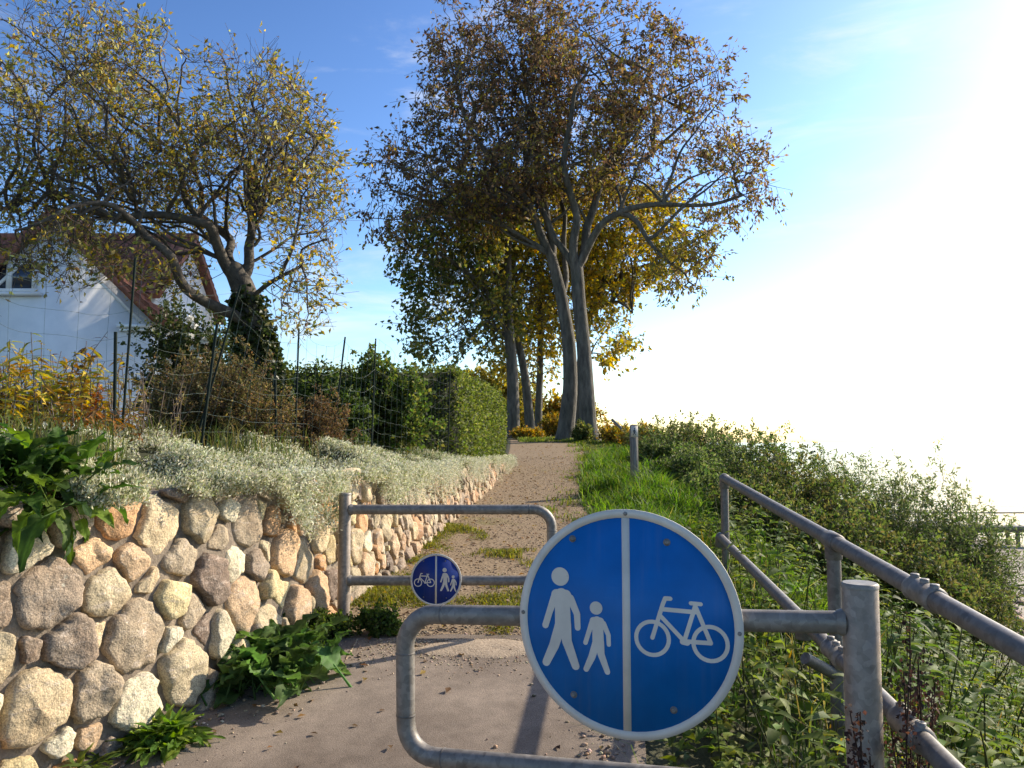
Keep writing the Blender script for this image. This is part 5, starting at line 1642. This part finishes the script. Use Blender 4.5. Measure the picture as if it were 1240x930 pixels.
# ------------------------------------------------------------------- house
def tile_roof(a, b, c, d, n_rows, n_cols, th=.05):
    """pantile surface: a-b eave (left to right), d-c ridge"""
    a, b, c, d = map(np.array, (a, b, c, d))
    nrmv = nrm(np.cross(b - a, d - a))
    m, k = n_rows * 4 + 1, n_cols * 6 + 1
    f = np.linspace(0, 1, m)[:, None]; s = np.linspace(0, 1, k)[None]
    base = (a[None, None] * (1 - s[..., None]) + b[None, None] * s[..., None]) * (1 - f[..., None]) + (d[None, None] * (1 - s[..., None]) + c[None, None] * s[..., None]) * f[..., None]
    hgt = .035 * np.cos(s * n_cols * 2 * math.pi) + .045 * (1 - ((f * n_rows) % 1)) 
    V = (base + nrmv * (hgt[..., None] + .05)).reshape(-1, 3)
    i = np.arange(m - 1)[:, None] * k; j = np.arange(k - 1)[None]
    F = np.stack([i + j, i + j + 1, i + k + j + 1, i + k + j], -1).reshape(-1, 4)
    # underside
    U = np.array([a, b, c, d]) - nrmv * th
    return [(V, F), (U, np.array([[0, 3, 2, 1]])), (np.concatenate([np.array([a, b, c, d]) + nrmv * .09, U]), np.array([[0, 1, 5, 4], [1, 2, 6, 5], [2, 3, 7, 6], [3, 0, 4, 7]]))]

def make_house():
    yF, yM, yR, yBk = 18.0, 18.32, 20.2, 22.0
    ridge = P(66, 262, yF); eave = P(197, 390, yF)
    rx, rz, ex, ez = ridge[0], ridge[2], eave[0], eave[2]
    lx = 2 * rx - ex
    z0 = float(H(rx, yF)) - .2
    root = empty('house', (rx, yF, z0)); tag(root, 'white rendered house with red tiled gable roof behind the fruit tree', 'house')
    o = np.array(root.location)
    def Q(V): return np.asarray(V, float) - o
    wx0, wx1 = rx - (rx - lx) + .25, ex - .25
    wz = ez + .02
    slope = (rz - ez) / (ex - rx)
    top = rz - .12
    g1 = [(wx0, yF, z0), (wx1, yF, z0), (wx1, yF, top - slope * (wx1 - rx)), (rx, yF, top), (wx0, yF, top - slope * (wx1 - rx))]
    n = 5
    V = g1 + [(p[0], yM + 1.2, p[2]) for p in g1]
    F = [[0, 1, 2, 3, 4], [9, 8, 7, 6, 5], [1, 6, 7, 2], [0, 4, 9, 5], [2, 7, 8, 3], [3, 8, 9, 4]]
    build('gable_wall', [(Q(V), F)], M_RENDER, root, False)
    # main block, ridge along x
    mx0, mx1 = rx - 6.5, ex - .35
    mrz = P(180, 292, yR)[2]; mez = P(200, 352, yM)[2]
    zc = mez - .05
    V = [(mx0, yM, z0), (mx1, yM, z0), (mx1, yM, zc), (mx0, yM, zc), (mx0, yBk, z0), (mx1, yBk, z0), (mx1, yBk, zc), (mx0, yBk, zc), (mx0, yR, mrz - .1), (mx1, yR, mrz - .1)]
    F = [[0, 1, 2, 3], [5, 4, 7, 6], [1, 5, 6, 9, 2], [4, 0, 3, 8, 7], [3, 2, 9, 8], [8, 9, 6, 7]]
    build('wall', [(Q(V), F)], M_RENDER, root, False)
    sl = (mrz - mez) / (yR - yM)
    ye = yM - .2; ze = mez - sl * .2
    pr = tile_roof((mx0 - .2, ye, ze), (mx1 + .2, ye, ze), (mx1 + .2, yR, mrz), (mx0 - .2, yR, mrz), 13, 38)
    pr += tile_roof((mx1 + .2, yBk + .35, ze), (mx0 - .2, yBk + .35, ze), (mx0 - .2, yR, mrz), (mx1 + .2, yR, mrz), 13, 38)
    pr += tube([np.array([mx0 - .2, yR, mrz + .1]), np.array([mx1 + .2, yR, mrz + .1])], .11, 10)
    rf = build('roof', [(Q(p[0]), p[1]) for p in pr], M_TILE, root)
    # gable roof
    yb = yM + .8
    pr = tile_roof((ex + .05, yF - .22, ez - .05 * slope), (ex + .05, yb, ez - .05 * slope), (rx, yb, rz), (rx, yF - .22, rz), 14, 22)
    pr += tile_roof((lx - .05, yb, ez - .05 * slope), (lx - .05, yF - .22, ez - .05 * slope), (rx, yF - .22, rz), (rx, yb, rz), 14, 22)
    pr += tube([np.array([rx, yF - .22, rz + .1]), np.array([rx, yb, rz + .1])], .11, 10)
    gr = build('gable_roof', [(Q(p[0]), p[1]) for p in pr], M_TILE, root)
    # barge boards following both slopes, tile-red
    def board(x0, z0_, x1, z1_, w, y, th):
        d = nrm(np.array([x1 - x0, 0, z1_ - z0_])); nv = np.array([-d[2], 0, d[0]])
        if nv[2] < 0: nv = -nv
        c = [np.array([x0, y, z0_]), np.array([x1, y, z1_]), np.array([x1, y, z1_]) - nv * w, np.array([x0, y, z0_]) - nv * w]
        b = [q + np.array([0, th, 0]) for q in c]
        return (Q(c + b), [[0, 1, 2, 3], [7, 6, 5, 4], [0, 4, 5, 1], [1, 5, 6, 2], [2, 6, 7, 3], [3, 7, 4, 0]])
    build('barge_board', [board(rx, rz + .02, ex + .05, ez + .0, .14, yF - .235, .05), board(rx, rz + .02, lx - .05, ez + .0, .14, yF - .236, .05)], M_TILE, root, False)
    build('verge_trim', [board(rx, rz - .42, ex - .25, ez - .16, .07, yF - .05, .06), board(rx, rz - .42, lx + .25, ez - .16, .07, yF - .051, .06)], M_TIMBER, root, False)
    build('cornice', [(lambda q: (Q(q[0]), q[1]))(box((ex - .62, yF - .06, ez - .1), (.75, .12, .07))), (lambda q: (Q(q[0]), q[1]))(box((ex - .62, yF - .04, ez - .19), (.68, .08, .05)))], M_TIMBER, root, False)
    w0, w1 = P(-18, 352, yF), P(44, 318, yF)
    cx, cz, ww, wh = (w0[0] + w1[0]) / 2, (w0[2] + w1[2]) / 2, w1[0] - w0[0], w1[2] - w0[2]
    def B(c, s): q = box(c, s); return (Q(q[0]), q[1])
    wn = build('window', [B((cx, yF - .03, cz + wh / 2), (ww + .1, .09, .08)), B((cx, yF - .03, cz - wh / 2), (ww + .1, .09, .08)), B((cx - ww / 2, yF - .033, cz), (.08, .09, wh - .08)), B((cx + ww / 2, yF - .033, cz), (.08, .09, wh - .08)), B((cx, yF - .036, cz), (.11, .09, wh - .08))], M_TIMBER, root, False)
    build('pane', [B((cx, yF - .012, cz), (ww - .06, .02, wh - .06))], M_GLASS, wn, False)
    build('sill', [B((cx, yF - .07, cz - wh / 2 - .09), (ww + .35, .14, .07))], M_TIMBER, wn, False)
    ch = P(96, 275, 20.1)
    build('chimney', [B((ch[0], 20.1, ch[2] - .7), (.42, .5, 1.7)), B((ch[0], 20.1, ch[2] + .2), (.50, .58, .12))], M_BRICK, rf, False)
make_house()

# ------------------------------------------------------------------- pier, beach
def make_pier():
    d = 45.0
    zd = P(1215, 637, d)[2]
    x0, x1 = 16.0, 62.0
    root = empty('pier', (x0, d, SEA_Z)); tag(root, 'narrow grey timber pier on thin piles standing in the sea', 'pier')
    o = np.array(root.location)
    def B(c, s): q = box(c, s); return (q[0] - o, q[1])
    build('deck', [B(((x0 + x1) / 2, d, zd - .09), (x1 - x0, 1.5, .10)), B(((x0 + x1) / 2, d - .5, zd - .22), (x1 - x0, .12, .16)), B(((x0 + x1) / 2, d + .5, zd - .22), (x1 - x0, .12, .16))], M_WOOD, root, False)
    hr = [B(((x0 + x1) / 2, d - .7, zd + .80), (x1 - x0, .06, .07))]
    build('rail', hr, M_WOOD, root, False)
    for k, x in enumerate(np.arange(x0 + 1.35, x1, 2.8)):
        build('rail_post', [B((x - .03, d - .7, zd + .35), (.08, .05, .84))], M_WOOD, root, False)
    xs = []
    for x in np.arange(x0 + .9, x1, 2.8):
        xs += [(x, d - .45), (x + .0, d + .45)]
    for x, y in xs:
        build('pile', tube([np.array([x, y, zd - .12]) - o, np.array([x + .02, y, SEA_Z - 1.5]) - o], .11, 8), M_WOOD, root)
make_pier()
def beach_stuff():
    rng = np.random.default_rng(220)
    n = 900
    y = rng.uniform(9, 34, n); x = xbank(y) + rng.uniform(8.2, 13.5, n)
    bm = bmesh.new(); bmesh.ops.create_icosphere(bm, subdivisions=2, radius=1)
    V0 = np.array([v.co for v in bm.verts]); F0 = np.array([[v.index for v in f.verts] for f in bm.faces]); bm.free()
    parts = []
    for k in range(n):
        s = .06 + .3 * rng.uniform() ** 4
        V = V0 * s * rng.uniform(.6, 1.2, 3) * np.array([1, 1, .6]) * (1 + .08 * rng.normal(size=(len(V0), 1)))
        parts.append((V + np.array([x[k], y[k], H(x[k], y[k]) + s * .2]), F0, np.tile(palette(1, PEB, None, .2, rng)[0], (len(V0), 1))))
    tag(build('beach_stones', parts, M_STONE), 'pale stones on the narrow beach below the bank', 'stones', kind='stuff')
    for k, (u, v, d, ln, ang, lab) in enumerate([(1165, 735, 12.5, 1.8, 2.2, 'pale bare branch lying down the bank under the willow bushes'), (1195, 725, 12.8, 1.6, 2.1, 'second bare branch lying closest to the water'), (1180, 800, 9.2, 1.3, .5, 'bleached driftwood log on the bank below the handrail')]):
        p = P(u, v, d); z = max(p[2], float(H(p[0], p[1])) + .05)
        q = np.array([math.cos(ang) * ln, .2, math.sin(ang) * ln * .5])
        pts = [q * (t - .5) + rng.normal(0, .03, 3) for t in np.linspace(0, 1, 6)]
        o = build('driftwood', tube(pts, np.linspace(.045, .02, 6), 7), M_WOOD)
        o.location = (p[0], p[1], z)
        tag(o, lab, 'driftwood', 'bare branches lying on the bank')
beach_stuff()

# ------------------------------------------------------------------- light, sky, camera
W = bpy.data.worlds.new('World'); scene.world = W; W.use_nodes = True
nt = W.node_tree; bg = nt.nodes['Background']
sky = nt.nodes.new('ShaderNodeTexSky'); sky.sky_type = 'NISHITA'; sky.sun_disc = False
sky.sun_elevation = SUN_EL; sky.sun_rotation = SUN_AZ
sky.air_density = 1.0; sky.dust_density = 0.72; sky.ozone_density = 2.0; sky.altitude = 0
sc_ = nt.nodes.new('ShaderNodeVectorMath'); sc_.operation = 'SCALE'; sc_.inputs[3].default_value = .573
gm = nt.nodes.new('ShaderNodeGamma'); gm.inputs[1].default_value = 1.6
nt.links.new(sky.outputs[0], sc_.inputs[0]); nt.links.new(sc_.outputs[0], gm.inputs[0])
# thin cirrus
tc = nt.nodes.new('ShaderNodeTexCoord'); mp = nt.nodes.new('ShaderNodeMapping')
mp.inputs['Scale'].default_value = (1.6, 1.6, 7); mp.inputs['Rotation'].default_value = (R(-14), R(22), 0); mp.inputs['Location'].default_value = (.4, .1, .3)
nt.links.new(tc.outputs['Generated'], mp.inputs[0])
cn = nt.nodes.new('ShaderNodeTexNoise'); cn.inputs['Scale'].default_value = 2.2; cn.inputs['Detail'].default_value = 7; cn.inputs['Roughness'].default_value = .58; cn.inputs['Distortion'].default_value = .5
nt.links.new(mp.outputs[0], cn.inputs['Vector'])
cr = nt.nodes.new('ShaderNodeMapRange'); cr.interpolation_type = 'SMOOTHSTEP'
for i_, q_ in ((1, .5), (2, .8), (3, 0), (4, .65)): cr.inputs[i_].default_value = q_
nt.links.new(cn.outputs['Fac'], cr.inputs[0])
cx = nt.nodes.new('ShaderNodeMix'); cx.data_type = 'RGBA'
nt.links.new(cr.outputs[0], cx.inputs[0]); nt.links.new(gm.outputs[0], cx.inputs[6]); cx.inputs[7].default_value = (4.6, 4.7, 4.8, 1)
nt.links.new(cx.outputs[2], bg.inputs[0]); bg.inputs[1].default_value = .137

sd = bpy.data.lights.new('Sun', 'SUN'); sd.energy = 5.0; sd.angle = R(.53); sd.color = (1, .875, .70)
so = bpy.data.objects.new('Sun', sd); COL.objects.link(so)
S_ = Vector((math.sin(SUN_AZ) * math.cos(SUN_EL), math.cos(SUN_AZ) * math.cos(SUN_EL), math.sin(SUN_EL)))
so.rotation_euler = S_.to_track_quat('Z', 'Y').to_euler(); so.location = S_ * 50

cd = bpy.data.cameras.new('Camera'); cam = bpy.data.objects.new('Camera', cd); COL.objects.link(cam)
cam.location = (0, 0, CAM_Z); cam.rotation_euler = (R(90) + PITCH, 0, 0)
cd.sensor_width = 36; cd.lens = 36 * 960 / 1240; cd.clip_end = 20000; cd.clip_start = .05
scene.camera = cam
vs = scene.view_settings
vs.view_transform = 'Standard'; vs.look = 'None'; vs.exposure = 0.75; vs.gamma = 1.0; vs.use_curve_mapping = False
scene.cycles.max_bounces = 6; scene.cycles.transparent_max_bounces = 4
scene.cycles.use_denoising = True
